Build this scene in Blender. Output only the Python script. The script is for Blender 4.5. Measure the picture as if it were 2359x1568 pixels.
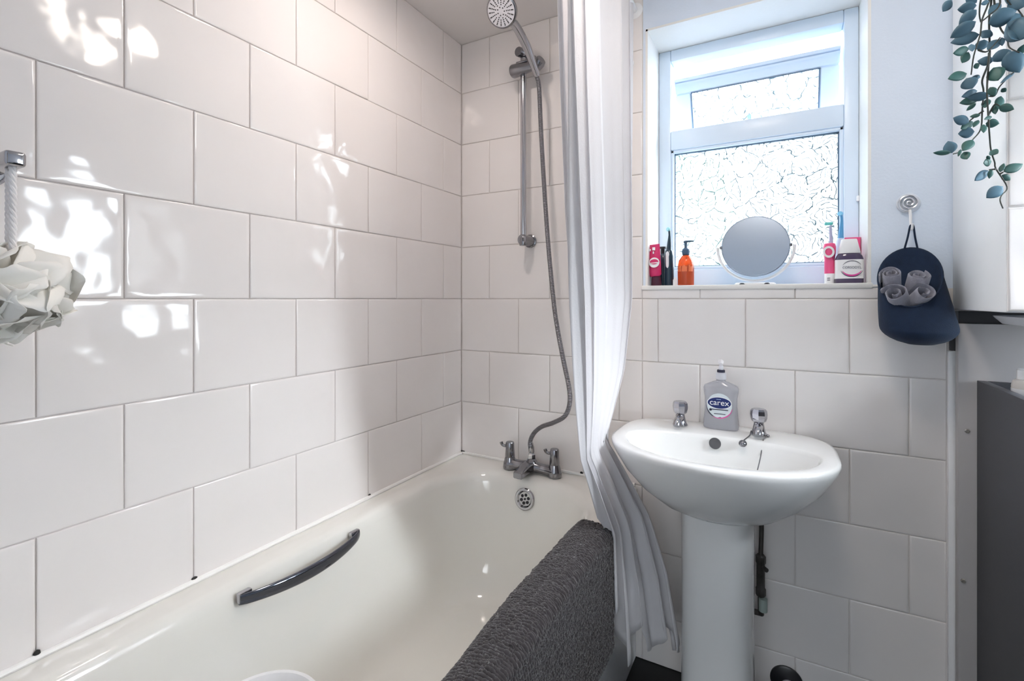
import bpy, bmesh, math, random
from mathutils import Vector, Matrix, noise
random.seed(7)
for o in list(bpy.data.objects):
    bpy.data.objects.remove(o)
SC = bpy.context.scene
COL = SC.collection
PI = math.pi
CZ = 1.156                 # eye level above the floor
YAW = math.radians(28.87)  # camera turned left of the window wall's normal
FPX, CX, HY = 1120.0, 1179.5, 688.0

# ---------------------------------------------------------------- camera, world, exposure, lamp
cam = bpy.data.cameras.new('camera')
cam.sensor_width = 36.0
cam.lens = FPX / 2359 * 36.0
cam.shift_y = (HY - 784.0) / 2359
cam.clip_start = 0.02
camo = bpy.data.objects.new('camera', cam); COL.objects.link(camo)
camo.location = (0, 0, CZ); camo.rotation_euler = (PI / 2, 0, YAW)
SC.camera = camo
SC.view_settings.view_transform = 'Standard'
SC.view_settings.look = 'None'
SC.view_settings.gamma = 1.0
SC.view_settings.use_curve_mapping = False
SC.view_settings.exposure = 1.42
SC.cycles.max_bounces = 10
SC.cycles.diffuse_bounces = 7
SC.cycles.glossy_bounces = 5
SC.cycles.transparent_max_bounces = 12
SC.cycles.use_denoising = True
SC.cycles.caustics_reflective = False
SC.cycles.caustics_refractive = False
W = bpy.data.worlds.new('sky'); SC.world = W; W.use_nodes = True
# overcast daylight: bright above, dimmer towards the horizon and over the ground
wn = W.node_tree; bg = wn.nodes['Background']
wtc = wn.nodes.new('ShaderNodeTexCoord'); wsp = wn.nodes.new('ShaderNodeSeparateXYZ'); wn.links.new(wtc.outputs['Generated'], wsp.inputs[0])
wr = wn.nodes.new('ShaderNodeValToRGB'); wn.links.new(wsp.outputs[2], wr.inputs[0])
wr.color_ramp.elements[0].position = 0.0; wr.color_ramp.elements[0].color = (.17, .19, .20, 1)
wr.color_ramp.elements[1].position = 0.55; wr.color_ramp.elements[1].color = (.88, .94, 1.0, 1)
for p_, c_ in ((.10, (.22, .245, .26)), (.20, (.30, .33, .355)), (.30, (.86, .91, .96))): wr.color_ramp.elements.new(p_).color = (*c_, 1)
wn.links.new(wr.outputs[0], bg.inputs[0])
# the cloud is brightest on the sun's side (+x)
wm = wn.nodes.new('ShaderNodeMath'); wm.operation = 'MAXIMUM'; wn.links.new(wsp.outputs[0], wm.inputs[0]); wm.inputs[1].default_value = 0.0
wp_ = wn.nodes.new('ShaderNodeMath'); wp_.operation = 'POWER'; wn.links.new(wm.outputs[0], wp_.inputs[0]); wp_.inputs[1].default_value = 3.0
wa = wn.nodes.new('ShaderNodeMath'); wa.operation = 'MULTIPLY_ADD'; wn.links.new(wp_.outputs[0], wa.inputs[0]); wa.inputs[1].default_value = 46.0; wa.inputs[2].default_value = 2.4
wn.links.new(wa.outputs[0], bg.inputs[1])
LAMP_STRENGTH = 10.0
SPOT_STRENGTH = 46.0

# ---------------------------------------------------------------- helpers
def P(px, py, Y):
    """point on the plane y = Y (metres in front of the eye) seen at that place in the photo"""
    th = math.atan((px - CX) / FPX); az = th - YAW
    zc = Y / math.cos(az) * math.cos(th)
    return Vector((Y * math.tan(az), Y, CZ + (HY - py) * zc / FPX))
def PX(px, py, X):
    th = math.atan((px - CX) / FPX); az = th - YAW
    return P(px, py, X / math.tan(az))

def mat(name, col, rough=0.5, metal=0.0, var=0.04, vscale=8.0, bump=0.0, bscale=60.0, coat=0.0, trans=0.0, ior=1.45, sheen=0.0, sub=0.0, alpha=1.0):
    m = bpy.data.materials.new(name); m.use_nodes = True
    nt = m.node_tree; b = nt.nodes['Principled BSDF']
    tc = nt.nodes.new('ShaderNodeTexCoord')
    n = nt.nodes.new('ShaderNodeTexNoise'); n.inputs['Scale'].default_value = vscale; n.inputs['Detail'].default_value = 3
    nt.links.new(tc.outputs['Object'], n.inputs['Vector'])
    mx = nt.nodes.new('ShaderNodeMix'); mx.data_type = 'RGBA'
    mx.inputs[6].default_value = (*[max(0, c * (1 - var)) for c in col], 1)
    mx.inputs[7].default_value = (*[min(1, c * (1 + var)) for c in col], 1)
    nt.links.new(n.outputs['Fac'], mx.inputs[0]); nt.links.new(mx.outputs[2], b.inputs['Base Color'])
    b.inputs['Roughness'].default_value = rough; b.inputs['Metallic'].default_value = metal
    b.inputs['Coat Weight'].default_value = coat; b.inputs['Coat Roughness'].default_value = 0.05
    b.inputs['Transmission Weight'].default_value = trans; b.inputs['IOR'].default_value = ior
    b.inputs['Sheen Weight'].default_value = sheen
    b.inputs['Alpha'].default_value = alpha
    if sub: b.inputs['Subsurface Weight'].default_value = sub; b.inputs['Subsurface Radius'].default_value = (.02, .02, .02)
    if bump:
        n2 = nt.nodes.new('ShaderNodeTexNoise'); n2.inputs['Scale'].default_value = bscale; n2.inputs['Detail'].default_value = 4
        nt.links.new(tc.outputs['Object'], n2.inputs['Vector'])
        bp = nt.nodes.new('ShaderNodeBump'); bp.inputs['Strength'].default_value = 1.0; bp.inputs['Distance'].default_value = bump
        nt.links.new(n2.outputs['Fac'], bp.inputs['Height']); nt.links.new(bp.outputs['Normal'], b.inputs['Normal'])
    return m

class MB:
    """collects shapes into one mesh; build() links it as one object"""
    def __init__(s): s.v = []; s.f = []; s.mi = []; s.k = 0
    def add(s, vs, fs, k=None):
        o = len(s.v); s.v += [Vector(p) for p in vs]; s.f += [[i + o for i in f] for f in fs]; s.mi += [s.k if k is None else k] * len(fs); return s
    def bm(s, bm, k=None):
        bm.verts.ensure_lookup_table(); bm.verts.index_update()
        s.add([v.co.copy() for v in bm.verts], [[v.index for v in f.verts] for f in bm.faces], k); bm.free(); return s
    def box(s, c, d, bev=0.0, seg=2, M=None, k=None):
        bm = bmesh.new(); bmesh.ops.create_cube(bm, size=1)
        bmesh.ops.scale(bm, vec=d, verts=bm.verts)
        if bev: bmesh.ops.bevel(bm, geom=bm.edges[:], offset=bev, segments=seg, profile=.5, affect='EDGES')
        if M is not None: bmesh.ops.transform(bm, matrix=M, verts=bm.verts)
        bmesh.ops.translate(bm, vec=c, verts=bm.verts); return s.bm(bm, k)
    def lohi(s, lo, hi, bev=0.0, seg=2, k=None):
        lo = Vector(lo); hi = Vector(hi); return s.box((lo + hi) / 2, hi - lo, bev, seg, None, k)
    def rings(s, R, close0=True, close1=True, loop=True, k=None):
        n = len(R[0]); vs = [p for r in R for p in r]; fs = []
        for i in range(len(R) - 1):
            for j in range(n if loop else n - 1):
                a = i * n + j; b = i * n + (j + 1) % n
                fs.append([a, b, b + n, a + n])
        if close0: fs.append(list(range(n))[::-1])
        if close1: fs.append([(len(R) - 1) * n + j for j in range(n)])
        return s.add(vs, fs, k)
    def lathe(s, prof, base=(0, 0, 0), axis=(0, 0, 1), n=28, k=None, sx=1.0, sy=1.0, caps=True):
        a = Vector(axis).normalized(); q = Vector((0, 0, 1)).rotation_difference(a).to_matrix()
        R = []
        for r, h in prof:
            r = max(r, 1e-5)
            R.append([Vector(base) + q @ Vector((r * sx * math.cos(2 * PI * j / n), r * sy * math.sin(2 * PI * j / n), h)) for j in range(n)])
        return s.rings(R, caps, caps, True, k)
    def tube(s, pts, r, n=10, k=None, sub=0, closed=False):
        pts = [Vector(p) for p in pts]
        if sub: pts = spline(pts, sub, closed)
        rs = r if isinstance(r, (list, tuple)) else None
        R = []; m = len(pts); t0 = None; N = None
        for i, p in enumerate(pts):
            if closed: t = (pts[(i + 1) % m] - pts[i - 1])
            else: t = pts[min(i + 1, m - 1)] - pts[max(i - 1, 0)]
            t.normalize()
            if N is None:
                N = t.orthogonal().normalized()
            else:
                N = (t0.rotation_difference(t).to_matrix() @ N); N = (N - t * N.dot(t)).normalized()
            B = t.cross(N); t0 = t
            if rs:
                x = i / (m - 1) * (len(rs) - 1); a = min(int(x), len(rs) - 2); rr = rs[a] + (rs[a + 1] - rs[a]) * (x - a)
            else: rr = r
            R.append([p + rr * (math.cos(2 * PI * j / n) * N + math.sin(2 * PI * j / n) * B) for j in range(n)])
        if closed: R.append(R[0])
        return s.rings(R, not closed, not closed, True, k)
    def grid(s, fn, nu, nv, k=None):
        vs = [fn(i / nu, j / nv) for i in range(nu + 1) for j in range(nv + 1)]
        fs = [[i * (nv + 1) + j, (i + 1) * (nv + 1) + j, (i + 1) * (nv + 1) + j + 1, i * (nv + 1) + j + 1] for i in range(nu) for j in range(nv)]
        return s.add(vs, fs, k)
    def build(s, name, mats, parent=None, smooth=True, ang=38, loc=None):
        me = bpy.data.meshes.new(name)
        L = Vector(loc) if loc is not None else Vector((0, 0, 0))
        off = L
        if parent is not None:
            q = parent
            while q is not None: off = off + q.location; q = q.parent
        me.from_pydata([tuple(p - off) for p in s.v], [], s.f); me.validate(); me.update()
        bm = bmesh.new(); bm.from_mesh(me); bmesh.ops.recalc_face_normals(bm, faces=bm.faces); bm.to_mesh(me); bm.free()
        if not isinstance(mats, (list, tuple)): mats = [mats]
        for m in mats: me.materials.append(m)
        if len(me.polygons) == len(s.mi):
            me.polygons.foreach_set('material_index', s.mi)
        me.polygons.foreach_set('use_smooth', [smooth] * len(me.polygons))
        if smooth: me.set_sharp_from_angle(angle=math.radians(ang))
        o = bpy.data.objects.new(name, me); COL.objects.link(o); o.location = L
        if parent is not None: o.parent = parent
        return o

def spline(pts, sub, closed=False):
    out = []; n = len(pts)
    rng = range(n if closed else n - 1)
    for i in rng:
        if closed: p0, p1, p2, p3 = pts[i - 1], pts[i], pts[(i + 1) % n], pts[(i + 2) % n]
        else: p0, p1, p2, p3 = pts[max(i - 1, 0)], pts[i], pts[i + 1], pts[min(i + 2, n - 1)]
        for k in range(sub):
            t = k / sub
            out.append(0.5 * ((2 * p1) + (p2 - p0) * t + (2 * p0 - 5 * p1 + 4 * p2 - p3) * t * t + (3 * p1 - p0 - 3 * p2 + p3) * t ** 3))
    if not closed: out.append(pts[-1].copy())
    return out
def lerp(a, b, t): return a + (b - a) * t
def interp(tab, x):
    """piecewise smooth table lookup [(x, y), ...]"""
    if x <= tab[0][0]: return tab[0][1]
    for (x0, y0), (x1, y1) in zip(tab, tab[1:]):
        if x <= x1:
            t = (x - x0) / (x1 - x0); return y0 + (y1 - y0) * t
    return tab[-1][1]
def tag(o, label=None, cat=None, group=None, kind=None):
    if label: o['label'] = label
    if cat: o['category'] = cat
    if group: o['group'] = group
    if kind: o['kind'] = kind
    return o
def empty(name, loc, label=None, cat=None, group=None):
    o = bpy.data.objects.new(name, None); o.empty_display_size = .05; COL.objects.link(o); o.location = loc
    return tag(o, label, cat, group)
def rrect(x0, x1, y0, y1, r, z, n=8):
    out = []
    for cx, cy, a0 in ((x1 - r, y1 - r, 0), (x0 + r, y1 - r, PI / 2), (x0 + r, y0 + r, PI), (x1 - r, y0 + r, 1.5 * PI)):
        for i in range(n + 1):
            a = a0 + PI / 2 * i / n
            out.append(Vector((cx + r * math.cos(a), cy + r * math.sin(a), z)))
    return out
def words(txt, size, parent, m, at, rot, name='lettering', depth=.0004, sx=1.0, sh=0.0):
    cu = bpy.data.curves.new(name, 'FONT'); cu.body = txt; cu.size = size; cu.extrude = depth
    cu.align_x = 'CENTER'; cu.align_y = 'CENTER'; cu.shear = sh
    tmp = bpy.data.objects.new('tmp', cu); COL.objects.link(tmp); bpy.context.view_layer.update()
    me = bpy.data.meshes.new_from_object(tmp.evaluated_get(bpy.context.evaluated_depsgraph_get())); bpy.data.objects.remove(tmp)
    me.name = name; me.materials.clear(); me.materials.append(m)
    o = bpy.data.objects.new(name, me); COL.objects.link(o)
    off = Vector((0, 0, 0)); q = parent
    while q is not None: off += q.location; q = q.parent
    o.parent = parent; o.location = Vector(at) - off; o.rotation_euler = rot; o.scale = (sx, 1, 1)
    return o

# ---------------------------------------------------------------- materials
def glaze(name, col):
    """hand-glazed white tile: fine waviness on a glossy coat"""
    m = mat(name, col, rough=.085, var=.015, vscale=3, coat=.0)
    nt = m.node_tree; b = nt.nodes['Principled BSDF']
    tc = nt.nodes.new('ShaderNodeTexCoord'); n = nt.nodes.new('ShaderNodeTexNoise')
    n.inputs['Scale'].default_value = 9; n.inputs['Detail'].default_value = 1.5
    nt.links.new(tc.outputs['Object'], n.inputs['Vector'])
    bp = nt.nodes.new('ShaderNodeBump'); bp.inputs['Distance'].default_value = .006; bp.inputs['Strength'].default_value = 1
    nt.links.new(n.outputs['Fac'], bp.inputs['Height']); nt.links.new(bp.outputs['Normal'], b.inputs['Normal'])
    return m
TILE = glaze('white_glazed_tile', (.80, .765, .75))
GROUT = mat('grout', (.68, .645, .625), .85, var=.15, vscale=30)
PAINT = mat('pale_blue_paint', (.68, .755, .86), .6, var=.02, bump=.0004, bscale=150)
REVEAL = mat('white_reveal_paint', (.80, .79, .77), .5, var=.02, bump=.0003, bscale=120)
CEIL = mat('ceiling_paint', (.76, .735, .72), .7, var=.02)
FLOOR = mat('dark_vinyl_floor', (.005, .005, .006), .6, var=.3, vscale=40)
UPVC = mat('glow_tinted_upvc', (.74, .84, .96), .3, var=.01)  # white frame with the blue glow of the window mixed into its colour
GASKET = mat('window_gasket', (.10, .16, .24), .5)
ACRYL = mat('white_bath_acrylic', (.76, .75, .71), .09, var=.01, coat=.3)
CERAM = mat('white_ceramic', (.80, .80, .79), .10, var=.01, coat=.3)
PANELW = mat('bath_panel_white', (.72, .74, .76), .35, var=.02)
CHROME = mat('chrome', (.48, .48, .50), .10, 1.0, var=.03)
CHROMED = mat('dull_chrome', (.27, .27, .29), .16, 1.0, var=.08, vscale=30)
DARK = mat('black_plastic', (.015, .015, .018), .35, var=.1)
WHITEP = mat('white_plastic', (.84, .84, .85), .3, var=.02)
SEAL = mat('sealant', (.86, .85, .83), .4, var=.03)
MOULD = mat('black_mould', (.02, .02, .02), .8)

# ---------------------------------------------------------------- room shell
LX, BY, RX, CEILZ = -1.09, 1.568, .37, CZ + .992
def tile_face(mb, uo, vo, u0, u1, v0, v1, to3, seed, tw=.25, th=.2, gap=.0019, t=.004, seam=None, flip=0):
    """glazed tiles in a half-bond: joints at uo+.25k on even courses, shifted by half on odd ones; courses at vo+.2k"""
    rnd = random.Random(seed)
    r0 = math.floor((v0 - vo) / th) - 1; r1 = math.ceil((v1 - vo) / th)
    for r in range(r0, r1 + 1):
        va = max(vo + r * th, v0); vb = min(vo + (r + 1) * th, v1)
        if vb - va < .008: continue
        off = uo + (0 if (r + flip) % 2 == 0 else tw / 2)
        c0 = math.floor((u0 - off) / tw) - 1; c1 = math.ceil((u1 - off) / tw)
        for c in range(c0, c1 + 1):
            ua = max(off + c * tw, u0); ub = min(off + (c + 1) * tw, u1)
            tu = rnd.uniform(-.004, .004); tv = rnd.uniform(-.004, .004)
            if ub - ua < .008: continue
            cu, cv = (ua + ub) / 2, (va + vb) / 2
            R = []
            for ins, h in ((gap / 2, -.002), (gap / 2, t - .0022), (gap / 2 + .0006, t - .0010), (gap / 2 + .0018, t - .0003), (gap / 2 + .0045, t), (gap / 2 + .012, t)):
                pts = []
                for (uu, vv) in ((ua + ins, va + ins), (ub - ins, va + ins), (ub - ins, vb - ins), (ua + ins, vb - ins)):
                    pts.append(to3(uu, vv, h + (tu * (uu - cu) + tv * (vv - cv))))
                R.append(pts)
            mb.rings(R, False, True, True, 1)

# left wall
mb = MB(); mb.lohi((LX - .12, -.45, 0), (LX - .004, BY + .25, CEILZ + .1), k=0)
tile_face(mb, .453, CZ, -.40, BY, 0, CEILZ, lambda u, v, h: Vector((LX - .004 + h, u, v)), 3)
tag(mb.build('wall_left', [GROUT, TILE], ang=25), kind='structure')
# window wall: solid blocks round the opening, tiles round the bath and below the sill, plaster beside the window
WX0, WX1, WZ0, WZ1 = -.377, .2085, CZ + .042, CZ + .863
YP = BY + .006
mb = MB()
mb.lohi((LX - .12, BY + .004, 0), (-.386, BY + .30, CEILZ + .1), k=0)
mb.lohi((-.386, BY + .004, 0), (.9, BY + .30, CZ + .026), k=0)
mb.lohi((-.386, YP, CZ + .026), (WX0, BY + .30, CEILZ + .1), k=2)
mb.lohi((WX1, YP, CZ + .026), (.9, BY + .30, CEILZ + .1), k=2)
mb.lohi((WX0, YP, WZ1), (WX1, BY + .30, CEILZ + .1), k=2)
mb.lohi((WX0, YP, CZ + .026), (WX1, BY + .30, WZ0 - .016), k=2)
tw = lambda u, v, h: Vector((u, BY + .004 - h, v))
tile_face(mb, -.963, CZ, LX, -.3875, 0, CEILZ, tw, 5)
mb2 = mb
tile_face(mb, -.963, CZ, -.3875, .360, 0, CZ + .030, tw, 6)
tag(mb.build('wall_back', [GROUT, TILE, PAINT], ang=25), kind='structure')
# plastered reveal lining, white
mb = MB(); YF = 1.735
mb.lohi((WX0 - .001, YP - .001, WZ0), (WX0 + .006, YF + .02, WZ1))
mb.lohi((WX1 - .006, YP - .001, WZ0), (WX1 + .001, YF + .02, WZ1))
mb.lohi((WX0, YP - .001, WZ1 - .006), (WX1, YF + .02, WZ1 + .001))
tag(mb.build('trim_1', REVEAL, smooth=False), kind='structure')
# sill board and the thin ledge that runs on along the tile tops
mb = MB(); mb.lohi((WX0 - .012, BY - .004, WZ0 - .014), (WX1 + .004, YF + .02, WZ0), .003)
mb.lohi((WX1 + .004, BY - .001, CZ + .031), (.356, YP + .001, CZ + .037), .001)
tag(mb.build('trim_2', REVEAL), kind='structure')
# white edge trim at the right end of the tiling
mb = MB(); mb.lohi((.3615, BY - .008, 0), (.3795, BY + .01, CZ - .128), .002)
tag(mb.build('trim_3', WHITEP), kind='structure')
# boxed-in column on the right: white side, tiled front
mb = MB(); mb.lohi((RX, 1.244, CZ - .026), (1.0, BY - .004, CEILZ), .003, k=2)
tile_face(mb, .47, CZ + .17, RX + .001, .9, CZ - .024, CEILZ, lambda u, v, h: Vector((u, 1.2435 - h, v)), 9)
SIDEW = mat('column_white_paint', (.91, .92, .93), .45, var=.015)
tag(mb.build('wall_right', [GROUT, TILE, SIDEW], ang=25), kind='structure')
# side wall beyond the storage unit; unseen window added to light the left wall
QY0, QY1, QZ0, QZ1 = .94, 1.20, CZ + .02, CZ + .56
mb = MB()
for lo, hi in (((.90, -.45, 0), (1.0, QY0, CEILZ)), ((.90, QY1, 0), (1.0, 1.244, CEILZ)), ((.90, QY0, 0), (1.0, QY1, QZ0)), ((.90, QY0, QZ1), (1.0, QY1, CEILZ))): mb.lohi(lo, hi)
tag(mb.build('wall_side', PAINT, smooth=False), kind='structure')
mb = MB()
for lo, hi in (((.94, QY0, QZ0), (.98, QY0 + .035, QZ1)), ((.94, QY1 - .035, QZ0), (.98, QY1, QZ1)), ((.94, QY0 + .035, QZ0), (.98, QY1 - .035, QZ0 + .035)), ((.94, QY0 + .035, QZ1 - .035), (.98, QY1 - .035, QZ1))): mb.lohi(lo, hi, .003)
tag(mb.build('added_window', UPVC), kind='structure')
# unseen landing ceiling and walls, added to dim the light from the doorway
HALL = mat('light_block_paint', (.45, .43, .41), .7)
mb = MB(); mb.lohi((LX - .12, -2.6, CZ + .92), (1.0, -.35, CZ + 1.0)); mb.lohi((1.0, -2.6, 0), (1.1, -.35, CZ + .92)); mb.lohi((LX - .22, -2.6, 0), (LX - .12, -.35, CZ + .92)); tag(mb.build('landing_light_block', HALL, smooth=False), kind='structure')
# wall with the doorway the photographer stands in
mb = MB(); mb.lohi((LX - .12, -.35, 0), (-.40, -.24, CEILZ)); mb.lohi((-.40, -.35, CZ + .86), (.9, -.24, CEILZ)); mb.lohi((.34, -.35, 0), (.9, -.24, CZ + .86))
tag(mb.build('wall_front', PAINT, smooth=False), kind='structure')
mb = MB(); mb.lohi((LX - .12, -2.6, -.1), (1.0, BY + .30, 0)); tag(mb.build('floor', FLOOR, smooth=False), kind='structure')
mb = MB(); mb.lohi((LX - .12, -.45, CEILZ), (1.0, BY + .30, CEILZ + .1)); tag(mb.build('ceiling', CEIL, smooth=False), kind='structure')

# ---------------------------------------------------------------- window
OX0, OX1 = -.331, .1655          # clear openings
UZ0, UZ1 = CZ + .578, CZ + .818  # upper light
LZ0, LZ1 = CZ + .100, CZ + .512  # lower pane
win = tag(empty('window_1', (-.09, YF + .03, WZ0)), kind='structure')
mb = MB()
fr = [((WX0 + .006, WZ0), (OX0, WZ1 - .006)), ((OX1, WZ0), (WX1 - .006, WZ1 - .006)), ((OX0, UZ1), (OX1, WZ1 - .006)), ((OX0, LZ1), (OX1, UZ0)), ((OX0, WZ0), (OX1, LZ0))]
for (a, b) in fr: mb.lohi((a[0], YF, a[1]), (b[0], YF + .06, b[1]), .004, 2)
# inner glazing bead of the lower light
for (a, b) in (((OX0, LZ0), (OX0 + .010, LZ1)), ((OX1 - .010, LZ0), (OX1, LZ1)), ((OX0, LZ1 - .010), (OX1, LZ1)), ((OX0, LZ0), (OX1, LZ0 + .010))):
    mb.lohi((a[0], YF + .006, a[1]), (b[0], YF + .03, b[1]), .002, 1)
mb.build('window_frame', UPVC, win)
mb = MB()
for (a, b) in (((OX0 + .010, LZ0 + .01), (OX0 + .013, LZ1 - .01)), ((OX1 - .013, LZ0 + .01), (OX1 - .010, LZ1 - .01)), ((OX0 + .01, LZ1 - .013), (OX1 - .01, LZ1 - .010)), ((OX0 + .01, LZ0 + .010), (OX1 - .01, LZ0 + .013))):
    mb.lohi((a[0], YF + .018, a[1]), (b[0], YF + .03, b[1]))
mb.build('gasket', GASKET, win, smooth=False)

def leaf_glass():
    """obscured glass pressed with a pattern of overlapping leaves"""
    m = bpy.data.materials.new('leaf_pattern_glass'); m.use_nodes = True
    nt = m.node_tree; N = nt.nodes; L = nt.links
    for n in list(N): N.remove(n)
    out = N.new('ShaderNodeOutputMaterial')
    tc = N.new('ShaderNodeTexCoord')
    def math_(op, a, b=None, c=None):
        n = N.new('ShaderNodeMath'); n.operation = op
        for i, x in enumerate((a, b, c)):
            if x is None: continue
            if isinstance(x, (int, float)): n.inputs[i].default_value = x
            else: L.new(x, n.inputs[i])
        return n.outputs[0]
    sep = N.new('ShaderNodeSeparateXYZ'); L.new(tc.outputs['Object'], sep.inputs[0])
    cmb = N.new('ShaderNodeCombineXYZ'); L.new(sep.outputs[0], cmb.inputs[0]); L.new(sep.outputs[2], cmb.inputs[1])
    nz = N.new('ShaderNodeTexNoise'); nz.noise_dimensions = '2D'; nz.inputs['Scale'].default_value = 22; nz.inputs['Detail'].default_value = 2; L.new(cmb.outputs[0], nz.inputs['Vector'])
    mv = N.new('ShaderNodeVectorMath'); mv.operation = 'MULTIPLY_ADD'; L.new(nz.outputs['Color'], mv.inputs[0]); mv.inputs[1].default_value = (.030, .030, 0); L.new(cmb.outputs[0], mv.inputs[2])
    vo = N.new('ShaderNodeTexVoronoi'); vo.voronoi_dimensions = '2D'; vo.inputs['Scale'].default_value = 16; vo.inputs['Randomness'].default_value = 1; L.new(mv.outputs[0], vo.inputs['Vector'])
    ve = N.new('ShaderNodeTexVoronoi'); ve.voronoi_dimensions = '2D'; ve.feature = 'DISTANCE_TO_EDGE'; ve.inputs['Scale'].default_value = 16; L.new(mv.outputs[0], ve.inputs['Vector'])
    # position inside the cell, turned by the cell's own angle
    sub = N.new('ShaderNodeVectorMath'); sub.operation = 'SUBTRACT'; L.new(mv.outputs[0], sub.inputs[0]); L.new(vo.outputs['Position'], sub.inputs[1])
    sc = N.new('ShaderNodeSeparateColor'); L.new(vo.outputs['Color'], sc.inputs[0])
    ang = math_('MULTIPLY', sc.outputs[0], 6.283)
    ro = N.new('ShaderNodeVectorRotate'); ro.rotation_type = 'Z_AXIS'; L.new(sub.outputs[0], ro.inputs['Vector']); L.new(ang, ro.inputs['Angle'])
    s2 = N.new('ShaderNodeSeparateXYZ'); L.new(ro.outputs[0], s2.inputs[0])
    # long strokes bending along the leaf
    bend = math_('MULTIPLY_ADD', math_('MULTIPLY', s2.outputs[1], s2.outputs[1]), 16.0, s2.outputs[0])
    st = math_('ABSOLUTE', math_('SINE', math_('MULTIPLY', bend, 270.0)))
    nb = N.new('ShaderNodeTexNoise'); nb.noise_dimensions = '2D'; nb.inputs['Scale'].default_value = 70; nb.inputs['Detail'].default_value = 1; L.new(cmb.outputs[0], nb.inputs['Vector'])
    wgt = math_('MULTIPLY', math_('GREATER_THAN', nb.outputs[0], .43), .46)
    stroke = N.new('ShaderNodeMapRange'); stroke.interpolation_type = 'SMOOTHSTEP'
    L.new(st, stroke.inputs[0]); stroke.inputs[1].default_value = 0.0; L.new(math_('ADD', wgt, .001), stroke.inputs[2]); stroke.inputs[3].default_value = 1; stroke.inputs[4].default_value = 0
    edge = N.new('ShaderNodeMapRange'); edge.interpolation_type = 'SMOOTHSTEP'
    L.new(ve.outputs['Distance'], edge.inputs[0]); edge.inputs[1].default_value = .0; edge.inputs[2].default_value = .04; edge.inputs[3].default_value = 1; edge.inputs[4].default_value = 0
    edge2 = math_('MULTIPLY', edge.outputs[0], math_('GREATER_THAN', nb.outputs[0], .43))
    line = math_('MAXIMUM', edge2, stroke.outputs[0])
    mix = N.new('ShaderNodeMix'); mix.data_type = 'RGBA'
    mix.inputs[6].default_value = (.97, .985, .99, 1); mix.inputs[7].default_value = (.11, .155, .175, 1); L.new(line, mix.inputs[0])  # dark line colour stands for light scattered away at the pressed edges
    bp = N.new('ShaderNodeBump'); bp.inputs['Distance'].default_value = .002; bp.inputs['Strength'].default_value = .6; L.new(line, bp.inputs['Height'])
    tr = N.new('ShaderNodeBsdfTransparent'); L.new(mix.outputs[2], tr.inputs[0])
    tl = N.new('ShaderNodeBsdfTranslucent'); L.new(mix.outputs[2], tl.inputs[0])
    gl = N.new('ShaderNodeBsdfGlossy'); gl.inputs['Roughness'].default_value = .1; L.new(bp.outputs[0], gl.inputs['Normal'])
    m1 = N.new('ShaderNodeMixShader'); m1.inputs[0].default_value = .28; L.new(tr.outputs[0], m1.inputs[1]); L.new(tl.outputs[0], m1.inputs[2])
    m2 = N.new('ShaderNodeMixShader'); m2.inputs[0].default_value = .05; L.new(m1.outputs[0], m2.inputs[1]); L.new(gl.outputs[0], m2.inputs[2])
    L.new(m2.outputs[0], out.inputs[0])
    return m
GLASS = leaf_glass()
mb = MB(); mb.lohi((OX0 + .008, YF + .022, LZ0 + .008), (OX1 - .008, YF + .026, LZ1 - .008)); mb.build('window_pane', GLASS, win, smooth=False)
# top-hung sash standing open: its head has slid down on the stays and its foot swings out
sw, sh = OX1 - OX0 - .006, .235
tilt = math.radians(24)
Ms = Matrix.Translation((OX0 + .003, YF + .050, UZ1 - .044)) @ Matrix.Rotation(tilt, 4, 'X')
def sbox(m, lo, hi, bev=.003):
    lo = Vector(lo); hi = Vector(hi); bm = bmesh.new(); bmesh.ops.create_cube(bm, size=1); bmesh.ops.scale(bm, vec=hi - lo, verts=bm.verts)
    if bev: bmesh.ops.bevel(bm, geom=bm.edges[:], offset=bev, segments=2, affect='EDGES')
    bmesh.ops.translate(bm, vec=(lo + hi) / 2, verts=bm.verts); bmesh.ops.transform(bm, matrix=Ms, verts=bm.verts); m.bm(bm)
mb = MB(); b_ = .052
for lo, hi in (((0, 0, -b_), (sw, .05, 0)), ((0, 0, -sh), (sw, .05, -sh + b_)), ((0, 0, -sh + b_), (b_, .05, -b_)), ((sw - b_, 0, -sh + b_), (sw, .05, -b_))): sbox(mb, lo, hi)
for lo, hi in (((0, -.006, -.010), (sw, 0, 0)), ((0, -.004, -.022), (sw, 0, -.014))): sbox(mb, lo, hi, .001)
sash = mb.build('sash', UPVC, win)
mb = MB(); sbox(mb, (b_ - .004, .02, -sh + b_ - .004), (sw - b_ + .004, .024, -b_ + .004), 0); mb.build('sash_pane', GLASS, sash, smooth=False)
mb = MB()
for lo, hi in (((b_, -.001, -b_ - .003), (sw - b_, .015, -b_)), ((b_, -.001, -sh + b_), (b_ + .003, .015, -b_)), ((sw - b_ - .003, -.001, -sh + b_), (sw - b_, .015, -b_))): sbox(mb, lo, hi, 0)
mb.build('sash_gasket', GASKET, sash, smooth=False)
mb = MB()
hx = P(1724, 262, YF + .09); 
sbox(mb, (hx.x - OX0 - .014, -.012, -sh + .012), (hx.x - OX0 + .014, 0, -sh + .03)); sbox(mb, (hx.x - OX0 - .006, -.034, -sh + .014), (hx.x - OX0 + .006, -.012, -sh + .085), .004)
mb.build('sash_handle', mat('pale_blue_handle', (.45, .6, .75), .25), sash)
mb = MB(); p = P(1976, 458, YF)
mb.lohi((p.x - .004, YF - .012, p.z - .008), (p.x + .004, YF - .0005, p.z + .008), .002); mb.build('window_catch', WHITEP, win)

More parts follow.
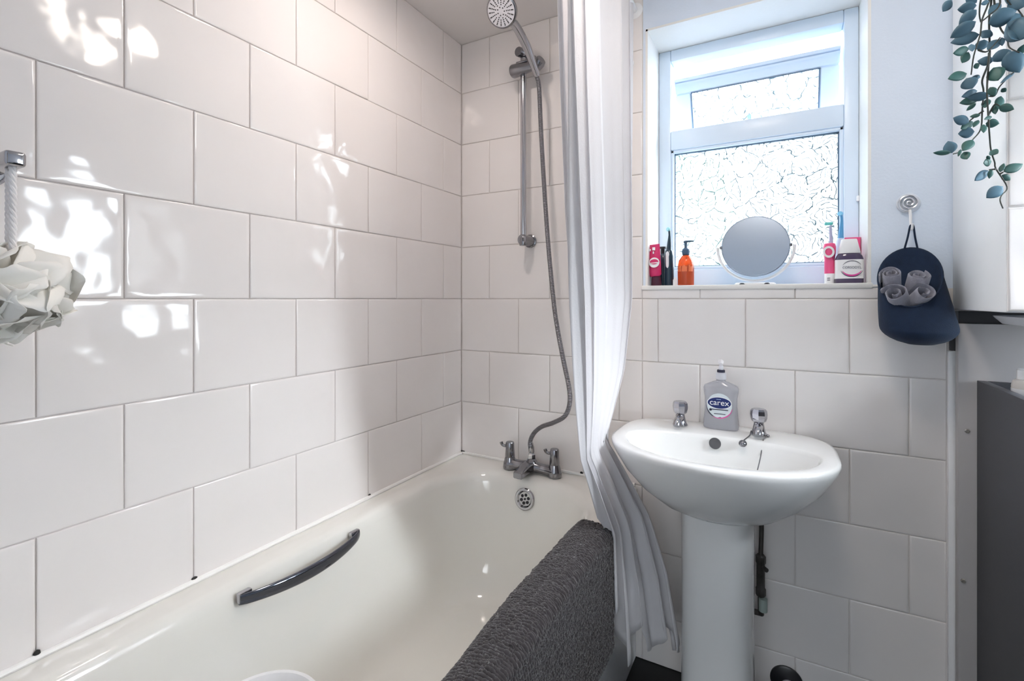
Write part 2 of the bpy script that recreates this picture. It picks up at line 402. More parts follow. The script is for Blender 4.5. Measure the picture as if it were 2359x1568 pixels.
# ---------------------------------------------------------------- bathtub
RIM = CZ - .600
bath = empty('bathtub', (-.74, .72, 0), 'white acrylic bathtub along the tiled wall, under the shower', 'bathtub')
X0, X1, Y0, Y1 = LX + .003, -.400, -.20, BY - .003
mb = MB()
R = [rrect(X0, X1, Y0, Y1, .012, RIM - .05), rrect(X0, X1, Y0, Y1, .012, RIM - .010), rrect(X0 + .003, X1 - .003, Y0 + .003, Y1 - .003, .012, RIM - .003), rrect(X0 + .010, X1 - .010, Y0 + .01, Y1 - .01, .012, RIM)]
def tub(ix0, ix1, iy0, iy1, r, z): return rrect(ix0, ix1, iy0, iy1, r, RIM - z)
R += [tub(-1.030, -.450, -.10, 1.482, .20, .002), tub(-1.016, -.464, -.08, 1.468, .20, .006), tub(-1.008, -.474, -.07, 1.458, .20, .016), tub(-1.003, -.480, -.06, 1.452, .20, .032),
      tub(-.998, -.487, -.05, 1.446, .20, .075), tub(-.986, -.500, .0, 1.432, .19, .17), tub(-.970, -.516, .06, 1.412, .18, .27), tub(-.955, -.532, .12, 1.390, .17, .335), tub(-.93, -.557, .17, 1.355, .15, .372), tub(-.895, -.592, .22, 1.31, .12, .388), tub(-.84, -.65, .30, 1.24, .08, .392)]
mb.rings(R, False, True)
mb.build('tub', ACRYL, bath, ang=60)
mb = MB(); mb.lohi((-.425, Y0, .004), (-.406, Y1 - .002, RIM - .045), .003); mb.build('side_panel', PANELW, bath)
# bead of sealant where the rim meets the tiles, with black spots at the joints
mb = MB(); r_ = .006
mb.tube([(LX + .003, -.19, RIM + .001), (LX + .003, BY - .003, RIM + .001), (-.41, BY - .003, RIM + .001)], r_, 8)
sl = mb.build('sealant', SEAL, bath)
for (x, y, w, l, h) in ((LX + .002, .328, .007, .010, .011), (LX + .002, .578, .006, .012, .006), (LX + .002, 1.080, .005, .010, .005), (LX + .004, BY - .004, .008, .008, .006), (-.592, BY - .004, .012, .005, .008), (LX + .010, BY - .002, .018, .004, .004)):
    mb = MB(); bm = bmesh.new(); bmesh.ops.create_icosphere(bm, subdivisions=2, radius=1)
    for v in bm.verts: v.co *= 1 + .3 * noise.noise(v.co * 2 + Vector((y * 50, 0, 0)))
    bmesh.ops.scale(bm, vec=(w * .5, l * .5, h * .6), verts=bm.verts); bmesh.ops.translate(bm, vec=(x, y, RIM + .007), verts=bm.verts); mb.bm(bm); mb.build('mould_spot', MOULD, sl)
# grip rail let into the far side under the rim
mb = MB(); ga = Vector((-.984, .615, RIM - .031)); gb = Vector((-.984, .945, RIM - .031)); S = 26
R = []
for i in range(S + 1):
    t = i / S; y = lerp(ga.y, gb.y, t); bow = math.sin(PI * t)
    c = Vector((-.997 + .006 + .036 * bow ** .7, y, RIM - .030 - .004 * bow)); w = .005 + .0015 * bow; h = .011 + .004 * bow
    ring = []
    for j in range(14):
        a = 2 * PI * j / 14; ring.append(c + Vector((w * math.cos(a), 0, h * (abs(math.sin(a)) ** .7) * (1 if math.sin(a) >= 0 else -1))))
    R.append(ring)
mb.rings(R)
DCHROME = mat('dark_chrome', (.13, .14, .17), .09, 1.0)
gr = mb.build('grip_handle', DCHROME, bath)
for y in (.628, .932): mb = MB(); mb.box((-.994, y, RIM - .028), (.014, .03, .022), .004); mb.build('mount', CHROME, gr)
# overflow on the end wall
oc = Vector((-.748, 1.4455, RIM - .070)); on = Vector((0, -1, .18)).normalized()
mb = MB(); mb.lathe([(.036, -.003), (.036, .003), (.033, .0055), (.027, .0055), (.0245, .002), (.022, -.001), (.001, -.001)], oc, on, 36)
ov = mb.build('overflow', CHROME, bath)
mb = MB(); q = Vector((0, 0, 1)).rotation_difference(on).to_matrix()
for k in range(6):
    a = 2 * PI * k / 6 + .3; mb.lathe([(.0052, 0), (.0052, .0012), (.001, .0012)], oc + q @ Vector((.0135 * math.cos(a), .0135 * math.sin(a), -.0005)), on, 12)
mb.lathe([(.0035, 0), (.0035, .0012), (.001, .0012)], oc + q @ Vector((0, 0, -.0005)), on, 10)
mb.build('holes', DARK, ov)
# raised non-slip dots on the bottom
mb = MB()
for i in range(9):
    for j in range(14):
        p = Vector((-.83 + i * .022 + (j % 2) * .011, .62 + j * .022, RIM - .3925)); mb.lathe([(.006, 0), (.005, .0014), (.001, .0018)], p, (0, 0, 1), 10)
d_ = mb.build('non_slip_dots', ACRYL, bath); d_['kind'] = 'stuff'
mb = MB(); mb.lathe([(.032, 0), (.032, .003), (.026, .004), (.022, .001), (.001, .001)], (-.745, 1.16, RIM - .392), (0, 0, 1), 28); mb.build('waste', CHROME, bath)

# ---------------------------------------------------------------- bath mixer tap
tx, ty = -.753, 1.507
tap = empty('bath_mixer_tap', (tx, ty, RIM + .001), 'chrome bath mixer tap with two lever pillars on the bath end', 'tap')
mb = MB()
for sx in (-1, 1):
    mb.lathe([(.024, 0), (.025, .004), (.023, .018), (.019, .034), (.017, .040)], (tx + sx * .086, ty, RIM + .001), (0, 0, 1), 24)
R = []
for i in range(21):
    t = i / 20; x = tx + lerp(-.086, .086, t); u = abs(t - .5) * 2
    hh = lerp(.022, .0165, math.sin(PI * min(1, u * 1.0))); ww = lerp(.024, .017, math.sin(PI * u) if u < 1 else 0)
    zc = RIM + .017 + .006 * (1 - u) ** 2
    R.append([Vector((x, ty + ww * math.cos(a), zc + hh * math.sin(a))) for a in [2 * PI * j / 16 for j in range(16)]])
mb.rings(R)
mb.lathe([(.024, 0), (.022, .012), (.016, .020), (.013, .024)], (tx, ty, RIM + .024), (0, 0, 1), 20)
mb.build('tap_body', CHROMED, tap)
mb = MB()
R = []
for t, w, h, dz in ((0, .022, .016, 0), (.4, .020, .014, .002), (.75, .018, .011, -.002), (.95, .017, .011, -.005), (1.0, .015, .009, -.005)):
    c = Vector((tx - .004, ty - .098 * t, RIM + .022 + dz)); R.append([c + Vector((w * max(-1, min(1, 1.25 * math.cos(a))), 0, h * max(-1, min(1, 1.25 * math.sin(a))))) for a in [2 * PI * j / 20 for j in range(20)]])
mb.rings(R)
mb.lathe([(.013, 0), (.013, .010), (.001, .010)], (tx - .004, ty - .082, RIM + .006), (0, 0, 1), 18)
mb.build('spout', CHROMED, tap)
for sx in (-1, 1):
    mb = MB(); b = Vector((tx + sx * .086, ty, RIM + .040))
    mb.lathe([(.0165, 0), (.0175, .004), (.0155, .030), (.0150, .050), (.0135, .053), (.001, .053)], b, (0, 0, 1), 24)
    d = Vector((-.95, -.3, 0)).normalized(); s0 = b + Vector((0, 0, .040)) + d * .012
    mb.tube([s0, s0 + d * .008 + Vector((0, 0, -.002)), s0 + d * .016 + Vector((0, 0, .002)), s0 + d * .020 + Vector((0, 0, .011))], [.0055, .0050, .0052, .0062], 10, sub=4)
    mb.build('lever_handle', CHROMED, tap)
mb = MB(); hb = Vector((tx, ty, RIM + .046))
mb.lathe([(.010, 0), (.0135, .002), (.0135, .016), (.010, .019), (.0085, .024)], hb, (0, 0, 1), 6)
mb.build('hose_connector', CHROME, tap)

# ---------------------------------------------------------------- shower rail, head, hose
def chromeknob(mb, c, axis, r, l, n=24):
    mb.lathe([(r * .9, 0), (r, .002), (r, l - .003), (r * .88, l), (.001, l)], c, axis, n)
bx, by = -.788, 1.512
rail = empty('shower_rail', (bx, by, CZ + .21), 'vertical chrome shower riser rail on the tiled end wall', 'shower rail')
mb = MB(); mb.tube([(bx, by, CZ + .195), (bx, by, CZ + .842)], .0105, 18); mb.build('rail_tube', CHROME, rail)
mb = MB()
mb.lathe([(.024, 0), (.024, .004), (.020, .006), (.018, .030), (.018, .065), (.016, .067), (.001, .067)], (bx, BY - .001, CZ + .207), (0, -1, 0), 28)
mb.lathe([(.013, 0), (.014, .003), (.014, .028), (.012, .031), (.001, .031)], (bx, by, CZ + .186), (0, 0, 1), 20); mb.build('lower_bracket', CHROMED, rail)
mb = MB(); mb.lathe([(.022, 0), (.022, .004), (.018, .006), (.016, .057)], (bx + .004, BY - .001, CZ + .855), (0, -1, 0), 28); chromeknob(mb, (bx + .004, by + .022, CZ + .862), (-.25, -1, -.1), .0165, .05); mb.build('upper_bracket', CHROMED, rail)
mb = MB(); sz = CZ + .800
mb.lathe([(.017, 0), (.021, .003), (.023, .008), (.022, .034), (.019, .058), (.016, .082), (.013, .102), (.001, .103)], (bx - .042, by - .010, sz), (1, -.05, 0), 26)
mb.box((bx + .004, by - .012, sz + .021), (.045, .022, .008), .003)
sl_ = mb.build('slider', CHROMED, rail)
mb = MB(); hd = Vector((bx + .062, by - .016, sz)); mb.lathe([(.019, -.016), (.021, -.010), (.021, .012), (.017, .022), (.001, .022)], hd, (.75, -.25, .35), 20); mb.build('head_holder', CHROMED, sl_)

H0 = Vector((-.728, 1.470, CZ + .788)); HC = Vector((-.754, 1.302, CZ + .890))
head = empty('hand_shower', H0, 'round chrome hand shower head docked on the riser rail', 'shower head')
fn = Vector((.10, -.80, -.60)).normalized()
ax = (HC - H0).normalized(); neck = HC - fn * .014
mb = MB()
pts = [H0 + Vector((.004, .022, -.03)), H0, H0.lerp(neck, .3) + Vector((.006, 0, .009)), H0.lerp(neck, .65) + Vector((.006, 0, .012)), neck + (H0 - neck).normalized() * .030 - fn * .004, neck - fn * .006]
mb.tube(pts, [.010, .0125, .0145, .0135, .0135, .016], 18, sub=6)
mb.build('handle', CHROME, head)
mb = MB(); mb.lathe([(.010, -.032), (.026, -.028), (.043, -.016), (.0485, -.006), (.0485, .003), (.045, .005), (.001, .005)], HC, fn, 40); mb.build('shell', CHROMED, head)
FACE = mat('pale_grey_spray_face', (.62, .62, .66), .35)
mb = MB(); mb.lathe([(.0435, .004), (.0435, .0065), (.040, .0075), (.001, .0085)], HC, fn, 40); fp = mb.build('spray_plate', FACE, head)
mb = MB(); q = Vector((0, 0, 1)).rotation_difference(fn).to_matrix()
for k in range(18):
    for rr in ((.018, .0235, .029, .0345, .0385) if k % 2 == 0 else (.0235, .029, .0345, .0385)):
        a = 2 * PI * k / 18 + .06; mb.lathe([(.0020, 0), (.0017, .0022), (.0004, .0024)], HC + q @ Vector((rr * math.cos(a), rr * math.sin(a), .0068)), fn, 7)
for k in range(7):
    a = 2 * PI * k / 7; mb.lathe([(.0020, 0), (.0017, .0022), (.0004, .0024)], HC + q @ Vector((.011 * math.cos(a), .011 * math.sin(a), .0075)), fn, 7)
nz_ = mb.build('nozzles', DARK, fp); nz_['kind'] = 'stuff'

hose = empty('shower_hose', hb, 'long grey metal shower hose from the mixer tap up to the shower head', 'shower hose')
hp = [hb + Vector((0, 0, .022))] + [P(a, b, y) for a, b, y in ((1221, 1020, 1.500), (1229, 999, 1.497), (1247, 983, 1.490), (1275, 973, 1.480), (1301, 958, 1.475), (1312, 930, 1.475), (1311, 893, 1.478), (1296, 820, 1.485), (1280, 730, 1.49), (1270, 640, 1.495), (1262, 550, 1.495), (1255, 450, 1.495), (1249, 350, 1.495), (1245, 270, 1.49), (1242, 200, 1.488))] + [H0 + Vector((.004, .020, -.034))]
HOSE = mat('ribbed_metal_hose', (.24, .24, .26), .28, 1.0)
nt = HOSE.node_tree; tc = nt.nodes.new('ShaderNodeTexCoord'); wv = nt.nodes.new('ShaderNodeTexWave'); wv.bands_direction = 'Z'; wv.inputs['Scale'].default_value = 60
nt.links.new(tc.outputs['Object'], wv.inputs['Vector']); bp = nt.nodes.new('ShaderNodeBump'); bp.inputs['Distance'].default_value = .0012; nt.links.new(wv.outputs['Fac'], bp.inputs['Height']); nt.links.new(bp.outputs['Normal'], nt.nodes['Principled BSDF'].inputs['Normal'])
mb = MB(); mb.tube(hp, .0075, 12, sub=8); mb.build('hose_tube', HOSE, hose)
mb = MB(); mb.lathe([(.009, 0), (.0105, .003), (.0105, .018), (.0085, .034)], hb + Vector((0, 0, .022)), (-.08, -.05, 1), 18); mb.build('ferrule', CHROME, hose)

# ---------------------------------------------------------------- shower curtain on its rail
crail = empty('curtain_rail', (-.41, .66, CZ + .90), 'white curtain rail above the bath edge', 'curtain rail')
mb = MB(); mb.tube([(-.412, -.235, CZ + .93), (-.412, BY + .003, CZ + .93)], .011, 14); mb.build('rail', WHITEP, crail)
mb = MB(); mb.lathe([(.026, 0), (.026, .005), (.014, .012), (.001, .012)], (-.412, BY + .005, CZ + .93), (0, -1, 0), 20); mb.build('end_flange', WHITEP, crail)
CURT = mat('white_curtain_fabric', (.78, .765, .78), .8, var=.01, bump=.0004, bscale=260, sheen=.2)
nt = CURT.node_tree; b = nt.nodes['Principled BSDF']; outn = nt.nodes['Material Output']
tl = nt.nodes.new('ShaderNodeBsdfTranslucent'); tl.inputs[0].default_value = (.86, .85, .88, 1); ms = nt.nodes.new('ShaderNodeMixShader'); ms.inputs[0].default_value = .25
nt.links.new(b.outputs[0], ms.inputs[1]); nt.links.new(tl.outputs[0], ms.inputs[2]); nt.links.new(ms.outputs[0], outn.inputs[0])
# heights (relative to the eye) against the left and right ends of the gathered cloth
LE = [(.92, (-.405, .925)), (.5, (-.405, .955)), (.2, (-.405, .985)), (0, (-.405, 1.015)), (-.2, (-.407, 1.05)), (-.38, (-.408, 1.085)), (-.46, (-.400, 1.13)), (-.60, (-.388, 1.205)), (-.75, (-.388, 1.214)), (-.97, (-.385, 1.235))]
RE = [(.92, (-.405, 1.472)), (.5, (-.404, 1.475)), (.2, (-.403, 1.478)), (0, (-.402, 1.478)), (-.2, (-.408, 1.43)), (-.30, (-.418, 1.37)), (-.38, (-.424, 1.31)), (-.45, (-.395, 1.34)), (-.60, (-.330, 1.39)), (-.75, (-.280, 1.40)), (-.97, (-.238, 1.40))]
def ends(z):
    f = lambda T, k: interp([(-a, p[k]) for a, p in T], -z)
    return Vector((f(LE, 0), f(LE, 1), 0)), Vector((f(RE, 0), f(RE, 1), 0))
NU, NV = 220, 70
def curtain_pt(u, v):
    zt = .905
    hem = -.90 + .05 * math.sin(u * 17 + .6) - .03 * u + .075 * max(0, .18 - u) / .18
    z = lerp(zt, hem, v)
    a, b = ends(z)
    s = u
    ph = 2 * PI * (5.0 * u + .35 * math.sin(2 * PI * u) + .10 * math.sin(3 * v + 2))
    pinch = interp([(-.92, 1), (-.2, 1.0), (.0, .9), (.25, .55), (.38, .30), (.5, .55), (.62, .8), (.97, 1.15)], -z)
    amp = .021 * pinch * (1 + .25 * math.sin(9 * u + 1))
    w = math.sin(ph); w = math.copysign(abs(w) ** .75, w)
    d = (b - a); L = d.length; d.normalize(); n = Vector((-d.y, d.x, 0))
    p = a + d * (L * s + .010 * math.sin(2 * ph + .5) * pinch) + n * (-amp * w)
    if z < -.56: 
        p.x = max(p.x, -.392)
    return Vector((p.x, p.y, CZ + z))
mb = MB(); mb.grid(curtain_pt, NU, NV)
cur = mb.build('shower_curtain', CURT, ang=180)
tag(cur, 'white fabric shower curtain gathered in folds beside the washbasin', 'shower curtain')
md = cur.modifiers.new('cloth', 'SOLIDIFY'); md.thickness = .0012; md.offset = 0
for i in range(6):
    y = .96 + i * .085; mb = MB(); mb.tube([Vector((-.412 + .019 * math.cos(a), y, CZ + .922 + .019 * math.sin(a))) for a in [2 * PI * k / 20 for k in range(20)]], .0022, 8, closed=True)
    mb.build('curtain_ring', WHITEP, cur)
mb = MB(); p = P(1453, 146, BY - .002)
mb.lathe([(.011, 0), (.011, .003), (.004, .006), (.004, .014), (.009, .018), (.006, .024), (.001, .025)], p, (0, -1, 0), 18)
tag(mb.build('wall_hook', WHITEP), 'small white hook on the tiles beside the shower curtain', 'hook')

# ---------------------------------------------------------------- bath mat over the rim
MATC = mat('charcoal_chenille', (.027, .023, .026), .95, var=.7, vscale=120, sheen=.35)
prof = [(-.468, -.650), (-.466, -.616), (-.461, -.600), (-.448, -.5925), (-.425, -.591), (-.404, -.5925), (-.391, -.598), (-.386, -.605), (-.3845, -.64), (-.384, -.72), (-.383, -.80), (-.382, -.90)]
PV = spline([Vector((x, 0, z)) for x, z in prof], 12)
cum = [0]
for a, b in zip(PV, PV[1:]): cum.append(cum[-1] + (b - a).length)
def at_len(s):
    s = max(0, min(cum[-1], s)); i = min(max(0, next((k for k, c in enumerate(cum) if c >= s), len(cum) - 1) - 1), len(PV) - 2)
    t = (s - cum[i]) / max(1e-9, cum[i + 1] - cum[i]); p = PV[i].lerp(PV[i + 1], t); tg = (PV[i + 1] - PV[i]).normalized()
    return p, Vector((-tg.z, 0, tg.x))
MU, MV, MY0, MY1 = 420, 900, .40, 1.216
def mat_pt(i, j):
    u = i / MU; y = lerp(MY1, MY0, j / MV)
    trim_in = .018 + .016 * math.sin((y - .35) * 6.2) + .026 * min(1, max(0, (.95 - y) / .30))                       # inner edge wanders along the rim
    s = lerp(trim_in, cum[-1] - .012 * math.sin(y * 9), u)
    p, n = at_len(s)
    # rows of little chenille loops, wandering
    q = Vector((s * 9, y * 9, 3.1)); wx = noise.noise(q) * .016 + noise.noise(q * 3.1) * .007
    a = math.sin((y + wx + .35 * s * math.sin(y * 7)) * 2 * PI / .0080); bb = math.sin((s + noise.noise(q * 2.3 + Vector((5, 1, 0))) * .012) * 2 * PI / .016)
    f = noise.noise(Vector((s * 95, y * 95, .4)))
    e = min(1, u * 14, (1 - u) * 14, j / 7, (MV - j) / 7); e = math.sqrt(max(0, e))
    r1 = 1 - 2.4 * abs(noise.noise(Vector((s * 85 + wx * 40, y * 210, 2.2)))); r2 = 1 - 2.4 * abs(noise.noise(Vector((s * 210, y * 120 + wx * 30, 7.7))))
    h = .0070 * e + .0042 * e * (.22 * a + .12 * bb + .25 * f + .55 * r1 + .40 * r2 - .25)
    sag = .010 * math.sin(PI * min(1, max(0, (y - .4) / .8))) * max(0, .3 - u)
    edge = .006 * noise.noise(Vector((s * 30, y * 4, 9.0))) * (1 if j < 8 else 0) + .0035 * noise.noise(Vector((s * 120, 2, 1.0))) * (1 if j < 4 else 0)
    return Vector((p.x + n.x * h - sag, y + edge, CZ + p.z + n.z * h))
vs = [mat_pt(i, j) for i in range(MU + 1) for j in range(MV + 1)]
fs = [[i * (MV + 1) + j, (i + 1) * (MV + 1) + j, (i + 1) * (MV + 1) + j + 1, i * (MV + 1) + j + 1] for i in range(MU) for j in range(MV)]
mb = MB(); mb.add(vs, fs)
bmat = mb.build('bath_mat', MATC, ang=180)
md = bmat.modifiers.new('backing', 'SOLIDIFY'); md.thickness = .004; md.offset = 1
tag(bmat, 'charcoal chenille bath mat draped over the bath rim', 'bath mat')

# ---------------------------------------------------------------- washbasin on its pedestal
bcx, bcy, bz = -.143, 1.345, CZ - .372
basin = empty('pedestal_washbasin', (bcx, 1.36, 0), 'white ceramic washbasin on a full pedestal below the window', 'washbasin')
NB = 72
def bring(sx, yf, yb, z, nb=3.2, nf=2.15, dx=0, dy=0):
    out = []
    for j in range(NB):
        a = 2 * PI * j / NB; c, s = math.cos(a), math.sin(a)
        n = nb if s > 0 else nf
        cc = math.copysign(abs(c) ** (2 / n), c); ss = math.copysign(abs(s) ** (2 / n), s)
        out.append(Vector((bcx + dx + sx * cc, bcy + dy + (yb if s > 0 else yf) * ss, z)))
    return out
mb = MB(); yb = BY - .003 - bcy
R = [bring(.10, .085, yb * .60, bz - .168, 2.2, 2.2), bring(.140, .108, yb * .85, bz - .154, 2.6, 2.2), bring(.190, .147, yb * .95, bz - .118, 3.0), bring(.230, .177, yb, bz - .075, 3.6), bring(.254, .195, yb, bz - .037, 4.0),
     bring(.264, .2035, yb, bz - .018, 4.2), bring(.2665, .2055, yb, bz - .008, 4.2), bring(.265, .204, yb, bz - .0015, 4.2), bring(.258, .198, yb - .005, bz, 4.2)]
ins = lambda k, z, r, nb=2.3: bring(.226 * k, .168 * k, .085 * r, z, nb, 2.1)
R += [bring(.232, .174, .090, bz - .001, 2.3, 2.1), ins(1.0, bz - .004, 1.0), ins(.985, bz - .012, .95), ins(.955, bz - .032, .86), ins(.90, bz - .065, .72), ins(.80, bz - .098, .55), ins(.62, bz - .120, .36), ins(.38, bz - .130, .2), ins(.14, bz - .134, .1)]
mb.rings(R); mb.build('basin', CERAM, basin, ang=70)
mb = MB()
def pring(w, d, z, n=3): return [Vector((bcx + .0 + w * math.copysign(abs(math.cos(a)) ** (2 / n), math.cos(a)), 1.375 + d * math.copysign(abs(math.sin(a)) ** (2 / n), math.sin(a)), z)) for a in [2 * PI * j / 48 for j in range(48)]]
mb.rings([pring(.098, .105, .002), pring(.094, .10, .03), pring(.088, .092, .12), pring(.086, .09, .35), pring(.087, .092, bz - .17), pring(.089, .095, bz - .135)])
mb.build('pedestal', CERAM, basin, ang=60)
ovc = P(1647, 1021, 1.412)
mb = MB(); mb.lathe([(.0150, -.004), (.0150, .0015), (.0125, .002), (.0125, .0005), (.001, .0002)], ovc, (0, -1, .35), 24); mb.build('overflow_hole', mat('dark_overflow', (.09, .09, .095), .4), basin)
mb = MB(); mb.lathe([(.024, 0), (.024, .003), (.018, .004), (.016, .001), (.001, .001)], (bcx, bcy - .02, bz - .1340), (0, 0, 1), 24); mb.build('waste', CHROME, basin)

CRYST = mat('faceted_chrome', (.50, .50, .54), .08, metal=1.0)
def basin_tap(px, py, label):
    b = P(px, py, 1.492); b.z = bz
    t = empty('basin_tap', b, label, 'tap', 'pillar taps on the washbasin')
    mb = MB(); mb.lathe([(.0205, 0), (.0215, .003), (.0185, .007), (.0155, .016), (.0135, .026), (.0120, .034)], b, (0, 0, 1), 24)
    mb.tube([b + Vector((0, 0, .020)), b + Vector((0, -.022, .024)), b + Vector((0, -.044, .021)), b + Vector((0, -.054, .010))], [.012, .011, .0105, .010], 14, sub=5)
    mb.build('tap_body', CHROME, t)
    mb = MB(); mb.lathe([(.012, .033), (.018, .038), (.0205, .046), (.0215, .056), (.0205, .066), (.017, .071), (.012, .0715), (.001, .070)], b, (0, 0, 1), 8)
    mb.build('tap_head', CRYST, t, ang=15)
    return b
tl_ = basin_tap(1567, 977, 'small chrome pillar tap left of the soap bottle')
tr_ = basin_tap(1748, 1002, 'small chrome pillar tap right of the soap bottle')
# plug chain and its stopper hung from the right tap
ch = empty('basin_plug_chain', tr_ + Vector((.018, -.012, .004)), 'thin plug chain hanging from the right basin tap', 'plug chain')
mb = MB(); c0 = tr_ + Vector((.0225, -.012, .002)); bowl = [c0, P(1760, 1010, 1.452), P(1757, 1026, 1.430), P(1752, 1052, 1.405), P(1746, 1078, 1.37), P(1741, 1096, 1.34)]
bowl[1].z = bz + .0015; bowl[2].z = bz - .006
mb.tube(bowl, .0014, 6, sub=6); mb.build('chain', CHROMED, ch)
mb = MB(); mb.lathe([(.003, 0), (.0045, .003), (.003, .006), (.001, .007)], c0 - Vector((0, 0, .002)), (0, 0, 1), 10); mb.build('anchor', CHROMED, ch)
st = empty('plug_stay', tr_ + Vector((-.02, -.02, .01)), 'short rod with a small round stopper below the right basin tap', 'plug stay')
pe = P(1711, 1022, 1.408)
mb = MB(); mb.tube([tr_ + Vector((-.0185, -.008, .010)), tr_ + Vector((-.021, -.03, .003)), pe + Vector((0, .003, .006)), pe], .0016, 6, sub=4); mb.build('rod', CHROMED, st)
mb = MB(); mb.lathe([(.009, 0), (.0100, .002), (.008, .005), (.003, .008), (.001, .0085)], pe + Vector((0, .004, -.001)), (0, -.75, .65), 18); mb.build('stopper', CHROMED, st)

# pipework behind the pedestal
PIPE = mat('tarnished_pipe', (.10, .095, .09), .5, .7, var=.5, vscale=40)
vx, vy = P(1752, 1290, 1.50).x, 1.515
pipe = empty('supply_pipe', (vx, vy, CZ - .80), 'dark tarnished water pipe with isolating valve beside the pedestal', 'pipe')
mb = MB(); mb.tube([(vx, vy, CZ - .56), (vx + .002, vy, CZ - .63), (vx, vy, CZ - .713)], .0062, 12, sub=4); mb.build('pipe', PIPE, pipe); mb = MB(); mb.tube([(vx, vy, CZ - .83), (vx, vy, CZ - .868), (vx - .004, vy + .01, CZ - .878), (vx - .06, vy + .015, CZ - .880)], .0075, 12, sub=5); mb.build('pipe', PIPE, pipe)
mb = MB(); mb.lathe([(.009, 0), (.013, .004), (.013, .022), (.0105, .026), (.0105, .09), (.013, .094), (.013, .112), (.009, .116)], (vx, vy, CZ - .825), (0, 0, 1), 8); mb.lathe([(.006, 0), (.006, .012), (.001, .012)], (vx + .008, vy - .006, CZ - .742), (.6, -.8, 0), 10)
mb.build('valve', PIPE, pipe)
mb = MB(); mb.tube([(vx + .006, vy - .004, CZ - .827), (vx + .006, vy - .004, CZ - .862)], .011, 10); mb.build('joint_wrap', mat('pale_green_tape', (.38, .46, .43), .7), pipe)
wp = P(1812, 1572, 1.558)
waste = empty('waste_pipe', wp, 'short grey waste pipe in a black disc painted as a dark hole low on the tiled wall', 'pipe')
mb = MB(); mb.lathe([(.041, 0), (.041, .004), (.036, .007), (.001, .007)], (wp.x, BY - .001, wp.z), (0, -1, 0), 32); mb.build('collar', DARK, waste)  # black disc painted for the dark of the hole round the pipe
mb = MB(); mb.tube([(wp.x + .006, BY - .008, wp.z - .012), (wp.x + .004, BY - .06, wp.z - .014), (wp.x - .03, BY - .10, wp.z - .016), (wp.x - .10, BY - .11, wp.z - .02)], .021, 20, sub=6); mb.build('pipe', mat('grey_plastic_pipe', (.52, .50, .54), .4), waste)

# ---------------------------------------------------------------- things on the window sill
SZ = WZ0 + .0004
def base(px, Y): p = P(px, 650, Y); p.z = SZ; return p
def ring_e(c, a, b, z, n=28, e=2.0):
    return [Vector((c.x + a * math.copysign(abs(math.cos(t)) ** (2 / e), math.cos(t)), c.y + b * math.copysign(abs(math.sin(t)) ** (2 / e), math.sin(t)), c.z + z)) for t in [2 * PI * j / n for j in range(n)]]
RED = mat('crimson_tube', (.62, .03, .14), .3, var=.08); DRED = mat('dark_maroon_plastic', (.06, .012, .03), .35)
INK = mat('dark_print', (.03, .03, .06), .5); WPRINT = mat('white_print', (.85, .85, .86), .4)
# toothpaste tube standing on its cap
c = base(1512, 1.605); tp = empty('toothpaste_tube', c, 'crimson toothpaste tube standing on its cap at the left of the window sill', 'toothpaste')
TT = Matrix.Rotation(math.radians(-5), 4, 'Y')
mb = MB(); R = []
for z, a, b in ((.030, .015, .014), (.036, .019, .0165), (.06, .0205, .0135), (.09, .0215, .009), (.118, .022, .004), (.124, .022, .0012), (.134, .022, .0012)):
    r = ring_e(Vector((0, 0, 0)), a, b, z); R.append([c + TT @ p for p in r])
mb.rings(R); mb.build('tube', RED, tp)
mb = MB(); mb.lathe([(.0155, .0), (.0165, .002), (.0150, .028), (.012, .030)], c, (0, 0, 1), 24); mb.build('cap', DRED, tp)
mb = MB(); q = c + TT @ Vector((.003, -.0150, .074)); mb.lathe([(.0165, 0), (.0165, .0012), (.001, .0013)], q, (0, -1, .14), 32); mb.build('white_badge', WPRINT, tp)
mb = MB(); mb.lathe([(.0135, 0), (.0135, .0006), (.001, .0006)], q + Vector((0, -.0013, .0025)), (0, -1, .14), 32, sy=.62); mb.build('red_emblem', RED, tp)
mb = MB(); mb.box(q + Vector((0, -.0022, -.0015)), (.027, .0008, .0035), 0, 1, TT); mb.build('badge_band', WPRINT, tp)
mb = MB()
for dx, dz, w, h in ((-.009, .046, .007, .007), (.004, .049, .009, .010), (.002, .037, .004, .008)): mb2 = mb.box(c + TT @ Vector((dx, -.0075 - .0012, .074 + dz - .004)), (w, .003, h), .001)
mb.build('pack_marks', WPRINT, tp)

